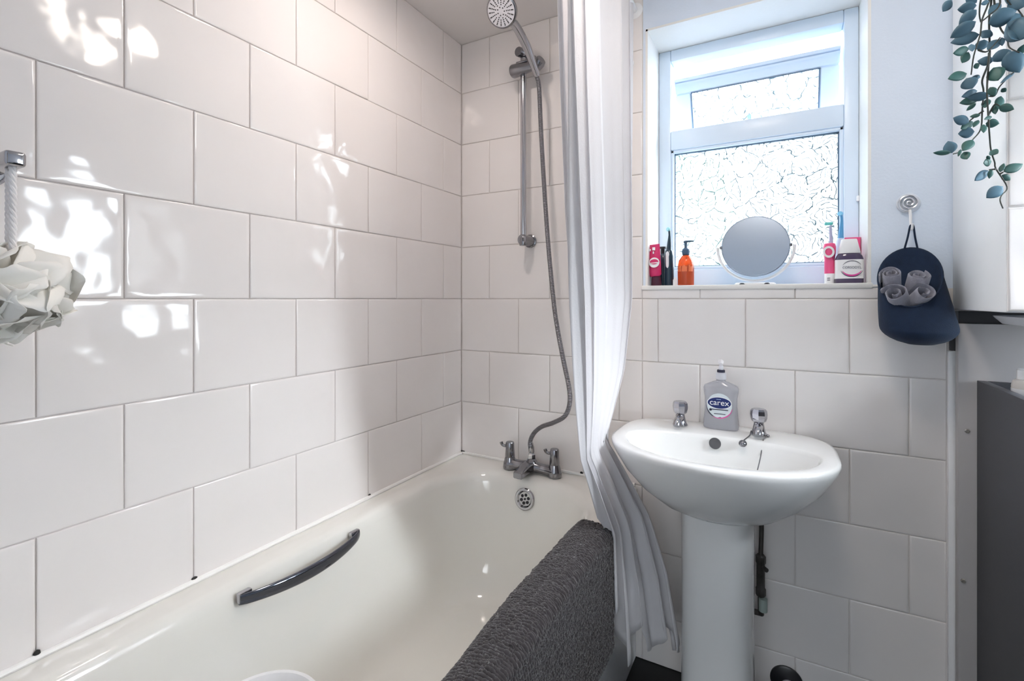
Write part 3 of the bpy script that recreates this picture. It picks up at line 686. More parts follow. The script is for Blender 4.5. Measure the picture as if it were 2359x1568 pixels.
NAVYP = mat('blue_black_plastic', (.012, .035, .06), .28, coat=.2)
PALEBL = mat('pale_teal_bristles', (.35, .68, .74), .6)
def brush_head(mb, top, r): mb.lathe([(r * .5, 0), (r, .003), (r, .008), (r * .8, .010), (.001, .010)], top, (-.5, -1, .1), 16)
def electric_brush(c, label, body_m, neck_m, bristle_m, h, r, neck_h, panel_m=None, ph=(.5, .9)):
    t = empty('electric_toothbrush', c, label, 'toothbrush', 'electric toothbrushes on the sill')
    mb = MB(); mb.rings([ring_e(c, r * k, r * k, z, 24) for z, k in ((0, .92), (.003, 1), (h * .35, .98), (h * .8, 1.0), (h * .94, .86), (h, .55))]); mb.build('handle', body_m, t)
    mb = MB(); mb.tube([c + Vector((0, 0, h - .001)), c + Vector((.001, 0, h + neck_h * .35)), c + Vector((.002, 0, h + neck_h * .75)), c + Vector((.001, -.001, h + neck_h))], [r * .55, r * .42, .0036, .0034], 12, sub=4); mb.build('neck', neck_m, t)
    mb = MB(); brush_head(mb, c + Vector((.001, .003, h + neck_h + .003)), .0068); mb.build('bristles', bristle_m, t)
    if panel_m:
        mb = MB(); z0, z1 = h * ph[0], h * ph[1]
        R = []
        for k in range(13):
            tt = k / 12; z = lerp(z0, z1, tt); w = r * .36 * math.sqrt(max(.02, 1 - abs(2 * tt - 1) ** 6))
            R.append([c + Vector((x - r * .12, -r * .985 - dy, z)) for x, dy in ((-w, -.001), (-w * .6, .0008), (w * .6, .0008), (w, -.001))])
        mb.rings(R, False, False, False); mb.build('button_panel', panel_m, t)
    return t
electric_brush(base(1541, 1.632), 'dark navy electric toothbrush with a white panel beside the crimson tube', NAVYP, NAVYP, PALEBL, .118, .0155, .062, WPRINT, (.48, .94))
c = base(1527, 1.655); t = empty('dark_bottle', c, 'slim dark bottle behind the crimson toothpaste tube', 'bottle')
mb = MB(); mb.rings([ring_e(c, a, a, z, 20) for z, a in ((0, .012), (.004, .014), (.09, .014), (.102, .009), (.108, .006))]); mb.build('body', NAVYP, t)
mb = MB(); mb.lathe([(.0075, .107), (.0075, .122), (.012, .124), (.012, .130), (.001, .131)], c, (0, 0, 1), 18); mb.build('cap', DARK, t)
# amber pump bottle
AMBER = bpy.data.materials.new('amber_glass'); AMBER.use_nodes = True
nt = AMBER.node_tree; b = nt.nodes['Principled BSDF']; b.inputs['Base Color'].default_value = (.50, .13, .06, 1); b.inputs['Roughness'].default_value = .12; b.inputs['Coat Weight'].default_value = .4
tr = nt.nodes.new('ShaderNodeBsdfTransparent'); tc = nt.nodes.new('ShaderNodeTexCoord'); nn = nt.nodes.new('ShaderNodeTexNoise'); nn.inputs['Scale'].default_value = 30; nt.links.new(tc.outputs['Object'], nn.inputs['Vector'])
cr = nt.nodes.new('ShaderNodeMix'); cr.data_type = 'RGBA'; cr.inputs[6].default_value = (.80, .20, .05, 1); cr.inputs[7].default_value = (.90, .30, .10, 1); nt.links.new(nn.outputs[0], cr.inputs[0]); nt.links.new(cr.outputs[2], tr.inputs[0])
ms = nt.nodes.new('ShaderNodeMixShader'); ms.inputs[0].default_value = .58; nt.links.new(b.outputs[0], ms.inputs[1]); nt.links.new(tr.outputs[0], ms.inputs[2]); nt.links.new(ms.outputs[0], nt.nodes['Material Output'].inputs[0])
c = base(1580, 1.625); t = empty('pump_bottle', c, 'amber pump bottle with a dark blue pump on the window sill', 'bottle')
mb = MB(); mb.lathe([(.022, 0), (.0245, .002), (.0248, .05), (.0246, .064), (.021, .080), (.014, .092), (.0085, .097), (.0085, .100)], c, (0, 0, 1), 32); mb.build('bottle', AMBER, t)
PUMP = mat('slate_blue_plastic', (.05, .10, .17), .35)
mb = MB(); mb.lathe([(.0090, .096), (.0115, .099), (.0115, .103), (.0128, .107), (.0110, .115), (.0060, .119), (.0045, .121), (.0045, .136), (.001, .137)], c, (0, 0, 1), 22)
mb.tube([c + Vector((-.006, 0, .138)), c + Vector((.004, -.002, .140)), c + Vector((.018, -.006, .140)), c + Vector((.025, -.008, .138))], [.0036, .0036, .0024, .0018], 10, sub=4); mb.build('pump', PUMP, t)
LIQ = mat('orange_label', (.80, .20, .08), .45)
mb = MB()
for a0 in (-150, -108, -62):
    R = [[c + Vector((.0252 * math.cos(math.radians(a0 + k * 5)), .0252 * math.sin(math.radians(a0 + k * 5)), z)) for z in (.044, .048, .058, .062 + .003 * math.sin(k + a0))] for k in range(8)]
    mb.rings(R, False, False, False)
mb.build('label_marks', LIQ, t)
c = base(1555, 1.60); mb = MB(); mb.lathe([(.006, 0), (.0065, .001), (.0065, .018), (.004, .020), (.004, .025), (.001, .026)], c, (0, 0, 1), 16)
tag(mb.build('lip_balm', WHITEP), 'tiny white stick left of the amber pump bottle', 'balm')
# vanity mirror
mc = P(1739, 567, 1.635); tilt_ = math.radians(-10)
vm = empty('vanity_mirror', (mc.x, mc.y, SZ), 'round tilting vanity mirror on a white stand, middle of the sill', 'mirror')
mn = Vector((0, -math.cos(tilt_), -math.sin(tilt_))).normalized()
RM = .0930
MIR = mat('misted_mirror_glass', (.66, .76, .90), .22, 1.0, var=.01)
BACKG = mat('blue_grey_mirror_edge', (.30, .36, .45), .25, .6)
mb = MB(); mb.lathe([(RM - .003, -.006), (RM, -.004), (RM, .002), (RM - .0015, .003), (.001, .003)], mc, mn, 72); mb.build('mirror_disc', BACKG, vm)
mb = MB(); mb.lathe([(RM - .0022, .0030), (RM - .0026, .0036), (.001, .0036)], mc, mn, 72); mb.build('mirror_face', MIR, vm)
mb = MB(); RS = RM + .0105
pts = [mc + Vector((RS * math.cos(a), 0, RS * math.sin(a))) for a in [PI * (1.0 + k / 40) for k in range(41)]]
pts = [Vector((p.x, p.y, max(p.z, SZ + .0046))) for p in pts]
mb.tube(pts, .0042, 12); mb.build('stand', WHITEP, vm)
mb = MB()
R = [ring_e(Vector((mc.x, mc.y + .002, SZ)), a, b, z, 36) for z, a, b in ((.0, .055, .036), (.003, .056, .037), (.006, .052, .033), (.0065, .01, .006))]; mb.rings(R); mb.build('stand_foot', WHITEP, vm)
for sx in (-1, 1):
    mb = MB(); mb.lathe([(.0045, 0), (.0055, .001), (.0055, .004), (.0035, .007), (.001, .0072)], mc + Vector((sx * (RM - .002), 0, 0)), (sx, 0, 0), 14); mb.build('pivot', CHROMED, vm)
    mb = MB(); q = Vector((mc.x + sx * .033, 1.604, SZ)); mb.lathe([(.0075, 0), (.0075, .002), (.005, .0045), (.001, .005)], q, (0, 0, 1), 14); mb.build('rubber_foot', DARK, vm)
# right-hand group
PINK = mat('bright_pink_plastic', (.84, .10, .26), .35); TEAL = mat('teal_bristles', (.15, .60, .58), .6); SKYB = mat('sky_blue_plastic', (.10, .34, .62), .35); LILAC = mat('lilac_plastic', (.45, .45, .62), .35)
c = base(1911, 1.625); t = empty('electric_toothbrush', c, 'pink electric toothbrush on a white foot with teal bristles', 'toothbrush', 'electric toothbrushes on the sill')
mb = MB(); mb.rings([ring_e(c, .0125, .0125, z, 24, 2.6) for z in (.0, .028)]); mb.build('charging_foot', WHITEP, t)
mb = MB(); mb.rings([ring_e(c, a, a, z, 24, 2.4) for z, a in ((.028, .0125), (.070, .0125), (.085, .0150), (.103, .0155), (.112, .013), (.114, .006))]); mb.build('handle', PINK, t)
mb = MB(); q = c + Vector((-.003, -.0158, .088)); mb.lathe([(.0135, -.002), (.0135, .0012), (.0085, .0014), (.0085, -.001)], q, (-.15, -1, 0), 28, caps=False, sy=1.2)
mb.build('white_ring', WPRINT, t)
mb = MB(); mb.tube([c + Vector((.004, 0, .113)), c + Vector((.003, 0, .135)), c + Vector((.002, 0, .163))], [.0050, .0040, .0032], 12, sub=3); mb.build('neck', LILAC, t)
mb = MB(); mb.box(c + Vector((-.002, -.003, .168)), (.020, .008, .008), .002); mb.build('bristles', TEAL, t)
mb = MB()
for dz in (.010, .015): mb.box(c + Vector((-.003, -.0128, dz)), (.007, .0008, .0016))
mb.build('foot_marks', INK, t)
electric_brush(base(1937, 1.665), 'blue and white electric toothbrush behind the mouthwash bottle', mat('ice_blue_plastic', (.52, .62, .78), .3), SKYB, mat('sky_bristles', (.25, .6, .85), .6), .130, .0135, .066)
c = base(1968, 1.70); t = mb = MB(); mb.lohi((c.x - .024, c.y - .008, SZ), (c.x + .014, c.y + .008, SZ + .134), .001)
tag(mb.build('toothpaste_carton', PINK), 'pink carton standing behind the mouthwash bottle', 'carton')
# mouthwash
c = base(1956, 1.612); t = empty('mouthwash_bottle', c, 'dark mouthwash bottle with white label and white cap, right of the sill', 'bottle')
PLUM = mat('plum_glass', (.07, .05, .11), .12, coat=.5)
mb = MB(); mb.rings([ring_e(c, a, a * .62, z, 40, 2.8) for z, a in ((0, .031), (.002, .0325), (.066, .0325), (.074, .030), (.080, .026), (.084, .022))]); mb.build('bottle', PLUM, t)
mb = MB(); mb.rings([ring_e(c, a, a * .70, z, 40, 2.3) for z, a in ((.0815, .0255), (.083, .0262), (.118, .0185), (.1205, .017), (.121, .004))]); mb.build('cap', WHITEP, t)
mb = MB(); R = []
for z in (.0125, .064):
    R.append([Vector((c.x + .0330 * math.copysign(abs(math.cos(a)) ** (2 / 2.8), math.cos(a)), c.y + .0208 * math.copysign(abs(math.sin(a)) ** (2 / 2.8), math.sin(a)), c.z + z)) for a in [PI * (.93 + 1.14 * k / 36) for k in range(37)]])
mb.rings(R, False, False, False); lab = mb.build('label', WPRINT, t)
fy = c.y - .0213
MAG = mat('magenta_print', (.70, .06, .32), .4)
mb = MB()
def arc(mb, cx, cz, rx, rz, a0, a1, w, y):
    R = []
    for k in range(21):
        a = math.radians(lerp(a0, a1, k / 20)); ww = w * math.sin(PI * (.08 + .84 * k / 20))
        R.append([Vector((cx + (rx - s * ww) * math.cos(a), y, cz + (rz - s * ww) * math.sin(a))) for s in (0, 1)])
    mb.rings(R, False, False, False)
arc(mb, c.x + .004, c.z + .040, .023, .0215, 200, 340, .0045, fy); mb.build('label_arc', MAG, lab, smooth=False)
mb = MB(); arc(mb, c.x + .004, c.z + .040, .0225, .021, 25, 155, .0018, fy); arc(mb, c.x + .004, c.z + .040, .0255, .0235, 195, 345, .0022, fy + .0001); mb.build('label_line', INK, lab, smooth=False)
words('CORSODYL', .0092, t, mat('grey_print', (.16, .17, .22), .5), (c.x + .004, fy, c.z + .042), (PI / 2, 0, 0), 'lettering', .0002, .88)

# ---------------------------------------------------------------- soap bottle on the basin
c = P(1661, 985, 1.515); c.z = bz + .0005
t = empty('soap_bottle', c, 'clear hand soap bottle with a blue oval label on the washbasin', 'soap bottle')
SOAP = bpy.data.materials.new('clear_soap'); SOAP.use_nodes = True
nt = SOAP.node_tree; b = nt.nodes['Principled BSDF']; b.inputs['Base Color'].default_value = (.56, .56, .60, 1); b.inputs['Roughness'].default_value = .1; b.inputs['Coat Weight'].default_value = .5
tr = nt.nodes.new('ShaderNodeBsdfTransparent'); tc = nt.nodes.new('ShaderNodeTexCoord'); nn = nt.nodes.new('ShaderNodeTexNoise'); nn.inputs['Scale'].default_value = 25; nt.links.new(tc.outputs['Object'], nn.inputs['Vector'])
cr = nt.nodes.new('ShaderNodeMix'); cr.data_type = 'RGBA'; cr.inputs[6].default_value = (.80, .81, .84, 1); cr.inputs[7].default_value = (.90, .90, .93, 1); nt.links.new(nn.outputs[0], cr.inputs[0]); nt.links.new(cr.outputs[2], tr.inputs[0])
ms = nt.nodes.new('ShaderNodeMixShader'); ms.inputs[0].default_value = .60; nt.links.new(b.outputs[0], ms.inputs[1]); nt.links.new(tr.outputs[0], ms.inputs[2]); nt.links.new(ms.outputs[0], nt.nodes['Material Output'].inputs[0])
mb = MB(); mb.rings([ring_e(c, a, d, z, 44, 2.7) for z, a, d in ((0, .043, .023), (.002, .0468, .0255), (.012, .0480, .0265), (.035, .0455, .0255), (.065, .0430, .0245), (.088, .0435, .0245), (.106, .0465, .025), (.116, .0470, .0245), (.123, .0440, .0225), (.128, .034, .018), (.133, .0225, .0155), (.136, .0125, .0125), (.143, .0120, .0120))])
mb.build('bottle', SOAP, t)
mb = MB(); mb.lathe([(.0130, .140), (.0140, .141), (.0140, .158), (.0115, .160), (.0095, .161)], c, (0, 0, 1), 28); mb.build('collar', mat('grey_collar', (.62, .62, .66), .4), t)
mb = MB(); mb.lathe([(.0100, .1595), (.0108, .1605), (.0108, .1665), (.009, .168)], c, (0, 0, 1), 24); mb.build('dark_ring', INK, t)
mb = MB(); mb.lathe([(.0062, .167), (.0062, .178), (.004, .180), (.004, .186)], c, (0, 0, 1), 18)
mb.tube([c + Vector((-.006, .002, .189)), c + Vector((.0, 0, .190)), c + Vector((.003, -.018, .191)), c + Vector((.003, -.032, .187))], [.0072, .0072, .0058, .0042], 12, sub=4); mb.build('pump', mat('translucent_white_pump', (.86, .85, .88), .3), t)
yl = c.y - .0262
def disc(mb, cx, cz, rx, rz, y, n=40, d=.0010):
    mb.rings([[Vector((cx + rx * math.cos(a), yy, cz + rz * math.sin(a))) for a in [2 * PI * j / n for j in range(n)]] for yy in (y + .004, y)])
LABG = mat('pale_silver_label', (.66, .72, .75), .35)
mb = MB(); disc(mb, c.x - .002, c.z + .0685, .0325, .035, yl + .0008); lab = mb.build('label', LABG, t)
mb = MB(); disc(mb, c.x - .002, c.z + .0765, .0325, .0175, yl); mb.build('white_oval', WPRINT, lab)
NAVY = mat('navy_label', (.006, .018, .13), .3)
mb = MB(); disc(mb, c.x - .002, c.z + .0765, .0305, .0155, yl - .0006); mb.build('blue_oval', NAVY, lab)
words('carex', .0225, t, WPRINT, (c.x - .002, yl - .0010, c.z + .0770), (PI / 2, 0, 0), 'lettering', .0003, 1.02)
mb = MB(); mb.box((c.x - .0035, yl - .0008, c.z + .0865), (.012, .0006, .0012)); mb.build('small_mark', mat('light_blue_print', (.45, .6, .85), .4), lab)
mb = MB(); mb.box((c.x - .001, yl + .0004, c.z + .0575), (.044, .0008, .0022)); mb.box((c.x - .001, yl + .0004, c.z + .0455), (.030, .0008, .0016)); mb.lathe([(.0035, 0), (.0035, .001), (.001, .001)], (c.x - .025, yl + .0006, c.z + .0560), (0, -1, 0), 14); mb.build('print_bars', INK, lab, smooth=False)
mb = MB(); arc(mb, c.x - .002, c.z + .068, .0345, .0355, 178, 265, .0028, yl + .0003); mb.build('dark_arc', INK, lab, smooth=False)
mb = MB(); arc(mb, c.x - .002, c.z + .068, .0345, .0355, 240, 350, .0028, yl + .0002); mb.build('magenta_arc', MAG, lab, smooth=False)

# ---------------------------------------------------------------- hook and hanging navy pouch
hc = P(2093, 468, BY + .004)
sw_ = empty('swirl_hook', hc, 'clear suction hook with a silver swirl on the pale blue wall', 'hook')
mb = MB(); mb.lathe([(.0255, 0), (.024, .003), (.015, .006), (.001, .007)], Vector((hc.x, YP - .0005, hc.z)), (0, -1, 0), 36); mb.build('suction_disc', mat('frosted_clear_disc', (.66, .70, .77), .15, coat=.4), sw_)
SILV = mat('silver_wire', (.72, .72, .75), .22, .9)
mb = MB(); mb.tube([Vector((hc.x + (.002 + .0205 * k / 60) * math.cos(k / 60 * 2 * PI * 2.6 + .8), YP - .0105, hc.z + (.002 + .0205 * k / 60) * math.sin(k / 60 * 2 * PI * 2.6 + .8))) for k in range(61)], .0022, 8); mb.build('swirl', SILV, sw_)
hz = P(2097, 521, BY - .012).z
mb = MB(); mb.tube([(hc.x + .001, YP - .009, hc.z - .018), (hc.x + .002, YP - .012, hc.z - .032), (hc.x + .002, YP - .018, hz - .004), (hc.x + .002, YP - .028, hz - .008), (hc.x + .002, YP - .034, hz + .004)], [.0036, .0034, .003, .0028, .0026], 10, sub=5); mb.build('hook_arm', WHITEP, sw_)
NVY = mat('navy_knit', (.006, .018, .046), .9, var=.25, vscale=60, bump=.0008, bscale=500, sheen=.04)
op_top = P(2097, 572, 1.552); op_lip = P(2094, 708, 1.452)
po = empty('hanging_pouch', op_top, 'navy knitted pouch hanging from the swirl hook', 'pouch')
oc_ = (op_top + op_lip) / 2; hb_ = (op_top - op_lip) / 2; ha = .0625; NP = 44
def pouch_ring(t):
    """0 = opening (tilted towards the room) ... 1 = rounded bottom (level)"""
    low = P(2121, 792, 1.492)
    c = oc_.lerp(low, t ** .9); out = []
    for j in range(NP):
        a = 2 * PI * j / NP; ca, sa = math.cos(a), math.sin(a)
        v0 = Vector((ha * ca, 0, 0)) + hb_ * sa
        v1 = Vector((.073 * ca, .062 * sa, .004 * sa))
        v = v0.lerp(v1, min(1, t * 1.25))
        k = 1 + .06 * math.sin(PI * min(1, t)) 
        if t > .72: k *= math.sqrt(max(0.0, 1 - ((t - .72) / .30) ** 2))
        p = c + v * k; p.y = min(p.y, BY - .004); out.append(p)
    return out
mb = MB(); mb.rings([pouch_ring(k / 22) for k in range(23)], False, True)
mb.rings([[oc_ + (p - oc_) * kk + Vector((0, 0, -dz)) for p in pouch_ring(0)] for kk, dz in ((1.0, 0), (1.03, -.001), (1.0, -.002), (.95, .0), (.93, .012), (.86, .03), (.5, .045))], False, True)
mb.build('knit_body', NVY, po, ang=180)
mb = MB(); e1 = op_top + Vector((-.012, -.002, -.001)); e2 = op_top + Vector((.014, -.002, -.002)); hk = Vector((hc.x + .002, YP - .026, hz - .002))
mb.tube([e1, e1.lerp(hk, .5) + Vector((-.001, 0, 0)), hk + Vector((-.0035, 0, 0)), hk + Vector((0, 0, .0035)), hk + Vector((.0035, 0, 0)), e2.lerp(hk, .5) + Vector((.001, 0, 0)), e2], .0022, 8, sub=5); mb.build('hanging_cord', NVY, po)
GREYC = mat('grey_towelling', (.27, .27, .32), .9, var=.15, vscale=80, bump=.0012, bscale=260, sheen=.3)
nrm = Vector((0, -1, .86)).normalized(); 
def rolled(px, py, Y, rx, length, d, label, turns=2.2):
    c = P(px, py, Y); d = Vector(d).normalized(); u = d.orthogonal().normalized(); v = d.cross(u); R = []
    mb = MB(); n = 56; r1 = rx; r0 = rx * .22
    for k in range(n + 1):
        a = k / n * 2 * PI * turns; r = lerp(r0, r1, k / n); e = Vector((0, 0, 0))
        p = c + (u * math.cos(a) + v * math.sin(a)) * r * (1 + .05 * math.sin(3 * a)); q = (u * math.cos(a) + v * math.sin(a))
        h = .0016 + .0009 * noise.noise(p * 90)
        R.append([p + q * h, p + d * .002 + q * 0, p - q * h, p - q * h - d * length, p + q * h - d * length])
    mb.rings(R); 
    return tag(mb.build('rolled_cloth', GREYC, ang=60), label, 'cloth', 'rolled cloths in the navy pouch')
rolled(2052, 628, 1.478, .0225, .050, (-.15, -.8, .9), 'small grey rolled cloth, upper left in the navy pouch', 2.4)
rolled(2060, 674, 1.452, .0270, .050, (-.35, -.9, .7), 'plump grey rolled cloth, lower left in the navy pouch', 1.8)
rolled(2116, 632, 1.482, .0235, .050, (.1, -.7, 1.0), 'grey rolled cloth, upper right in the navy pouch', 2.0)
rolled(2130, 672, 1.456, .0250, .050, (.35, -.9, .6), 'grey rolled cloth, lower right in the navy pouch', 1.7)

# ---------------------------------------------------------------- right side: board, bracket, storage unit
BRD = mat('taupe_painted_board', (.44, .42, .42), .5, var=.03)
bd = empty('cupboard_board', (.60, 1.538, 0), 'taupe upright board with screw fixings at the end of the tiled wall', 'board')
mb = MB(); mb.lohi((.3715, 1.527, .001), (.88, 1.549, CZ - .059), .0015); mb.build('panel', BRD, bd)
for px, py in ((2228, 992), (2219, 1337)):
    p = P(px, py, 1.527); mb = MB(); mb.lathe([(.0055, 0), (.0055, .002), (.0035, .004), (.0030, .002), (.001, .002)], p + Vector((0, .0005, 0)), (0, -1, 0), 6); mb.build('screw_fixing', mat('worn_screw', (.42, .40, .37), .4, .8), bd)
mb = MB(); mb.lohi((.3625, 1.551, CZ - .126), (.3785, 1.562, CZ - .030), .001); mb.lohi((.3785, 1.551, CZ - .075), (.86, 1.562, CZ - .030), .001)  # dark run painted for the shade in the gap; short leg is a bracket
tag(mb.build('gap_strip', mat('dark_gap', (.045, .045, .05), .6, var=.2)), 'dark batten painting the shade of the gap under the white column, its bracket leg beside the navy pouch', 'gap_strip')
GREYU = mat('dark_grey_melamine', (.060, .062, .072), .55, var=.10, vscale=300)
su = empty('storage_unit', (.60, 1.0, 0), 'tall dark grey open-topped storage unit at the right edge', 'storage unit')
uz = CZ - .191
mb = MB(); mb.lohi((.4035, .60, .002), (.4215, 1.522, uz), .001); mb.build('side_panel', GREYU, su)
mb = MB(); mb.lohi((.4217, 1.506, .002), (.86, 1.522, uz), .001); mb.build('back_panel', GREYU, su)
mb = MB(); mb.lohi((.4217, .60, uz - .055), (.86, 1.505, uz - .040), .001); mb.build('top_shelf', GREYU, su)
mb = MB(); mb.lohi((.84, .60, .002), (.862, 1.505, uz), .001); mb.build('side_panel', GREYU, su)
c = Vector((.4500, 1.40, uz - .0395))
t = empty('lotion_bottle', c, 'white bottle standing in the dark grey storage unit', 'bottle')
mb = MB(); mb.rings([ring_e(c, a, a, z, 28) for z, a in ((0, .022), (.003, .0245), (.050, .0245), (.060, .022), (.064, .014))]); mb.build('bottle', mat('cream_bottle', (.66, .62, .58), .35), t)
mb = MB(); mb.rings([ring_e(c, .0249, .0249, z, 28) for z in (.024, .044)], False, False); mb.build('label', WPRINT, t)
mb = MB(); mb.lathe([(.014, .062), (.0165, .063), (.0165, .082), (.014, .084), (.001, .084)], c, (0, 0, 1), 24); mb.build('cap', WHITEP, t)
# pale shallow tray on its rail below the column
tz = CZ - .056
mb = MB(); TR = mat('pale_grey_tray', (.62, .64, .68), .3)
def tr_ring(k, z): return [Vector((.62 + (.205 + k) * math.copysign(abs(math.cos(a)) ** .55, math.cos(a)), 1.40 + (.105 + k) * math.copysign(abs(math.sin(a)) ** .55, math.sin(a)), z)) for a in [2 * PI * j / 48 for j in range(48)]]
mb.rings([tr_ring(-.02, tz), tr_ring(-.006, tz + .002), tr_ring(.006, tz + .016), tr_ring(.008, tz + .019), tr_ring(.004, tz + .019), tr_ring(-.008, tz + .006), tr_ring(-.03, tz + .004)])
tag(mb.build('shallow_tray', TR), 'pale shallow tray under the white column at the right edge', 'tray')

# ---------------------------------------------------------------- trailing plant
LEAF = mat('blue_green_leaf', (.035, .105, .095), .55, var=.55, vscale=22)
LEAFB = mat('slate_blue_leaf', (.07, .145, .20), .55, var=.40, vscale=22)
STEM = mat('dark_stem', (.035, .04, .035), .6)
def K(cx, cy, d=0): return P(2100 + cx / 3.135, cy / 3.135, 1.195 + d)
pl = empty('trailing_plant', K(600, -220), 'blue green trailing plant hanging at the top right in front of the white column', 'plant')
stems = [[(575, -180), (575, 0), (560, 150), (565, 380), (555, 480), (545, 650), (555, 850), (565, 1000), (575, 1090), (600, 1170), (610, 1220), (690, 1350), (650, 1410), (640, 1450), (660, 1505)],
    [(565, -180), (560, 0), (510, 140), (495, 250), (450, 400), (430, 540)], [(560, 380), (550, 470), (510, 580), (520, 660), (510, 800), (500, 930), (440, 1010), (360, 1090), (300, 1112)],
    [(590, -180), (600, 40), (640, 200), (690, 270), (705, 340), (780, 380)], [(545, 690), (600, 690), (640, 620), (740, 520)], [(590, -180), (640, 20), (560, 110), (500, 160)],
    [(700, -150), (690, 0), (760, 60), (812, 130)], [(555, 830), (600, 755), (635, 765)], [(545, -150), (500, 0), (490, 100), (500, 160)], [(610, 1220), (560, 1225)], [(640, 1255), (665, 1240)], [(480, 360), (550, 370), (640, 270)], [(520, 800), (460, 840), (410, 880)]]
mb = MB()
for i, st_ in enumerate(stems):
    mb.tube([K(x, y, .010 * math.sin(i * 2.1 + k * .8)) for k, (x, y) in enumerate(st_)], [.0017, .0013, .0010], 6, sub=5)
mb.build('stems', STEM, pl)
leaves = [(290, 0, 225, 85, 50), (470, 40, 330, 70, 58), (560, 10, 500, 30, 24), (640, 20, 555, 110, 45), (470, 70, 340, 180, 62), (465, 155, 278, 275, 74), (490, 248, 280, 310, 68), (556, 170, 760, 75, 95), (705, 150, 830, 270, 120), (812, 80, 700, 200, 95), (715, -10, 812, 50, 70), (570, 215, 510, 275, 58), (525, 285, 490, 370, 60), (640, 285, 545, 360, 50), (415, 355, 300, 385, 48), (412, 375, 365, 455, 48), (430, 320, 440, 372, 28), (720, 365, 570, 440, 62), (590, 440, 475, 440, 48), (700, 372, 780, 525, 92), (400, 530, 262, 570, 55), (395, 565, 440, 640, 74), (495, 560, 438, 555, 26), (590, 488, 625, 582, 78), (475, 655, 360, 700, 42), (565, 690, 400, 706, 48), (485, 712, 345, 745, 46), (745, 520, 640, 602, 18), (630, 768, 740, 790, 44), (465, 745, 395, 800, 22), (545, 715, 530, 780, 38), (600, 760, 606, 825, 28), (645, 695, 618, 792, 40), (415, 882, 300, 850, 54), (445, 878, 355, 932, 46), (455, 950, 335, 966, 60), (482, 868, 445, 920, 24), (535, 890, 635, 892, 48), (440, 1010, 370, 1090, 50), (378, 1098, 402, 1150, 42), (285, 1102, 155, 1103, 28), (292, 1105, 262, 1018, 62), (568, 1092, 625, 1108, 38), (578, 1165, 520, 1178, 46), (555, 1230, 455, 1305, 46), (576, 1222, 560, 1290, 24), (640, 1242, 667, 1180, 24), (665, 1240, 802, 1185, 52), (653, 1263, 712, 1302, 34), (660, 1345, 540, 1430, 62), (462, 458, 478, 496, 26), (650, 270, 655, 332, 24), (497, 830, 420, 842, 22), (565, 630, 602, 692, 38), (650, 640, 682, 662, 24), (580, 840, 525, 862, 20), (520, 900, 520, 960, 26), (545, 1125, 565, 1152, 16), (355, 1080, 335, 1130, 14), (760, -60, 690, 30, 60), (812, 190, 720, 280, 90), (400, -30, 470, 20, 46), (790, 390, 812, 320, 40)]
mb = MB(); rl = random.Random(11)
for (x0, y0, x1, y1, w) in leaves:
    d = rl.uniform(-.018, .018); a = K(x0, y0, d); b = K(x1, y1, d + rl.uniform(-.016, .010))
    if x0 > 690 and y0 < 300: a.y += .01
    ax_ = b - a; L_ = ax_.length; ax_.normalize(); view = (a - Vector((0, 0, CZ))).normalized()
    side = ax_.cross(view).normalized(); up = side.cross(ax_); roll = rl.uniform(-.35, .35); side = (side * math.cos(roll) + up * math.sin(roll)); up = side.cross(ax_)
    ww = w / 3.135 * .84 / FPX * .68
    k = 1 if y0 < 330 or rl.random() < .22 else 0
    R = []
    for i in range(9):
        t_ = i / 8; h = ww * (t_ ** .78) * (1 - t_) ** .95 / .298 + .0002
        c_ = a + ax_ * L_ * t_ + up * (-.10 * L_ * math.sin(PI * t_) * .6)
        R.append([c_ + side * h * s + up * (abs(s) ** 1.3) * h * .22 for s in (-1, -.5, 0, .5, 1)])
    mb.rings(R, False, False, False, k)
lf = mb.build('foliage', [LEAF, LEAFB], pl, ang=180); md = lf.modifiers.new('leaf_thickness', 'SOLIDIFY'); md.thickness = .0006
# its pot on the ceiling, out of the picture
pp = K(585, -330); mb = MB(); mb.lathe([(.040, 0), (.046, .004), (.056, .075), (.059, .085), (.054, .085), (.048, .074), (.001, .072)], pp, (0, 0, 1), 30); mb.build('pot', WHITEP, pl)
mb = MB()
for k in range(3):
    a = 2 * PI * k / 3; mb.tube([pp + Vector((.058 * math.cos(a), .058 * math.sin(a), .082)), Vector((pp.x, pp.y, CEILZ - .004))], .0015, 6)
mb.build('hanger_cords', STEM, pl)

# ---------------------------------------------------------------- left edge: chrome hook bar and white bath puff
hb2 = Vector((LX + .001, .268, CZ + .202))
bk = empty('chrome_hook_bar', hb2, 'chrome hook bar on the left tiled wall holding the white bath puff', 'hook')
mb = MB(); mb.lohi((LX + .001, .256, CZ + .191), (-.962, .280, CZ + .213), .005, 3); mb.build('bar', CHROME, bk)
mb = MB(); mb.lathe([(.026, 0), (.026, .006), (.020, .009), (.001, .009)], hb2, (1, 0, 0), 28); mb.build('wall_plate', CHROME, bk)
pc = Vector((-.988, .262, CZ + .008)); PUFF = mat('cream_white_gauze', (.95, .94, .90), .7, var=.03, sub=0, sheen=.2)
nt = PUFF.node_tree; b = nt.nodes['Principled BSDF']; tl = nt.nodes.new('ShaderNodeBsdfTranslucent'); tl.inputs[0].default_value = (.9, .89, .85, 1); ms = nt.nodes.new('ShaderNodeMixShader'); ms.inputs[0].default_value = .16
nt.links.new(b.outputs[0], ms.inputs[1]); nt.links.new(tl.outputs[0], ms.inputs[2]); nt.links.new(ms.outputs[0], nt.nodes['Material Output'].inputs[0])
puff = empty('bath_puff', pc, 'white ruffled bath puff hanging by a twisted cord at the left edge', 'bath puff')
mb = MB(); rp = random.Random(4)
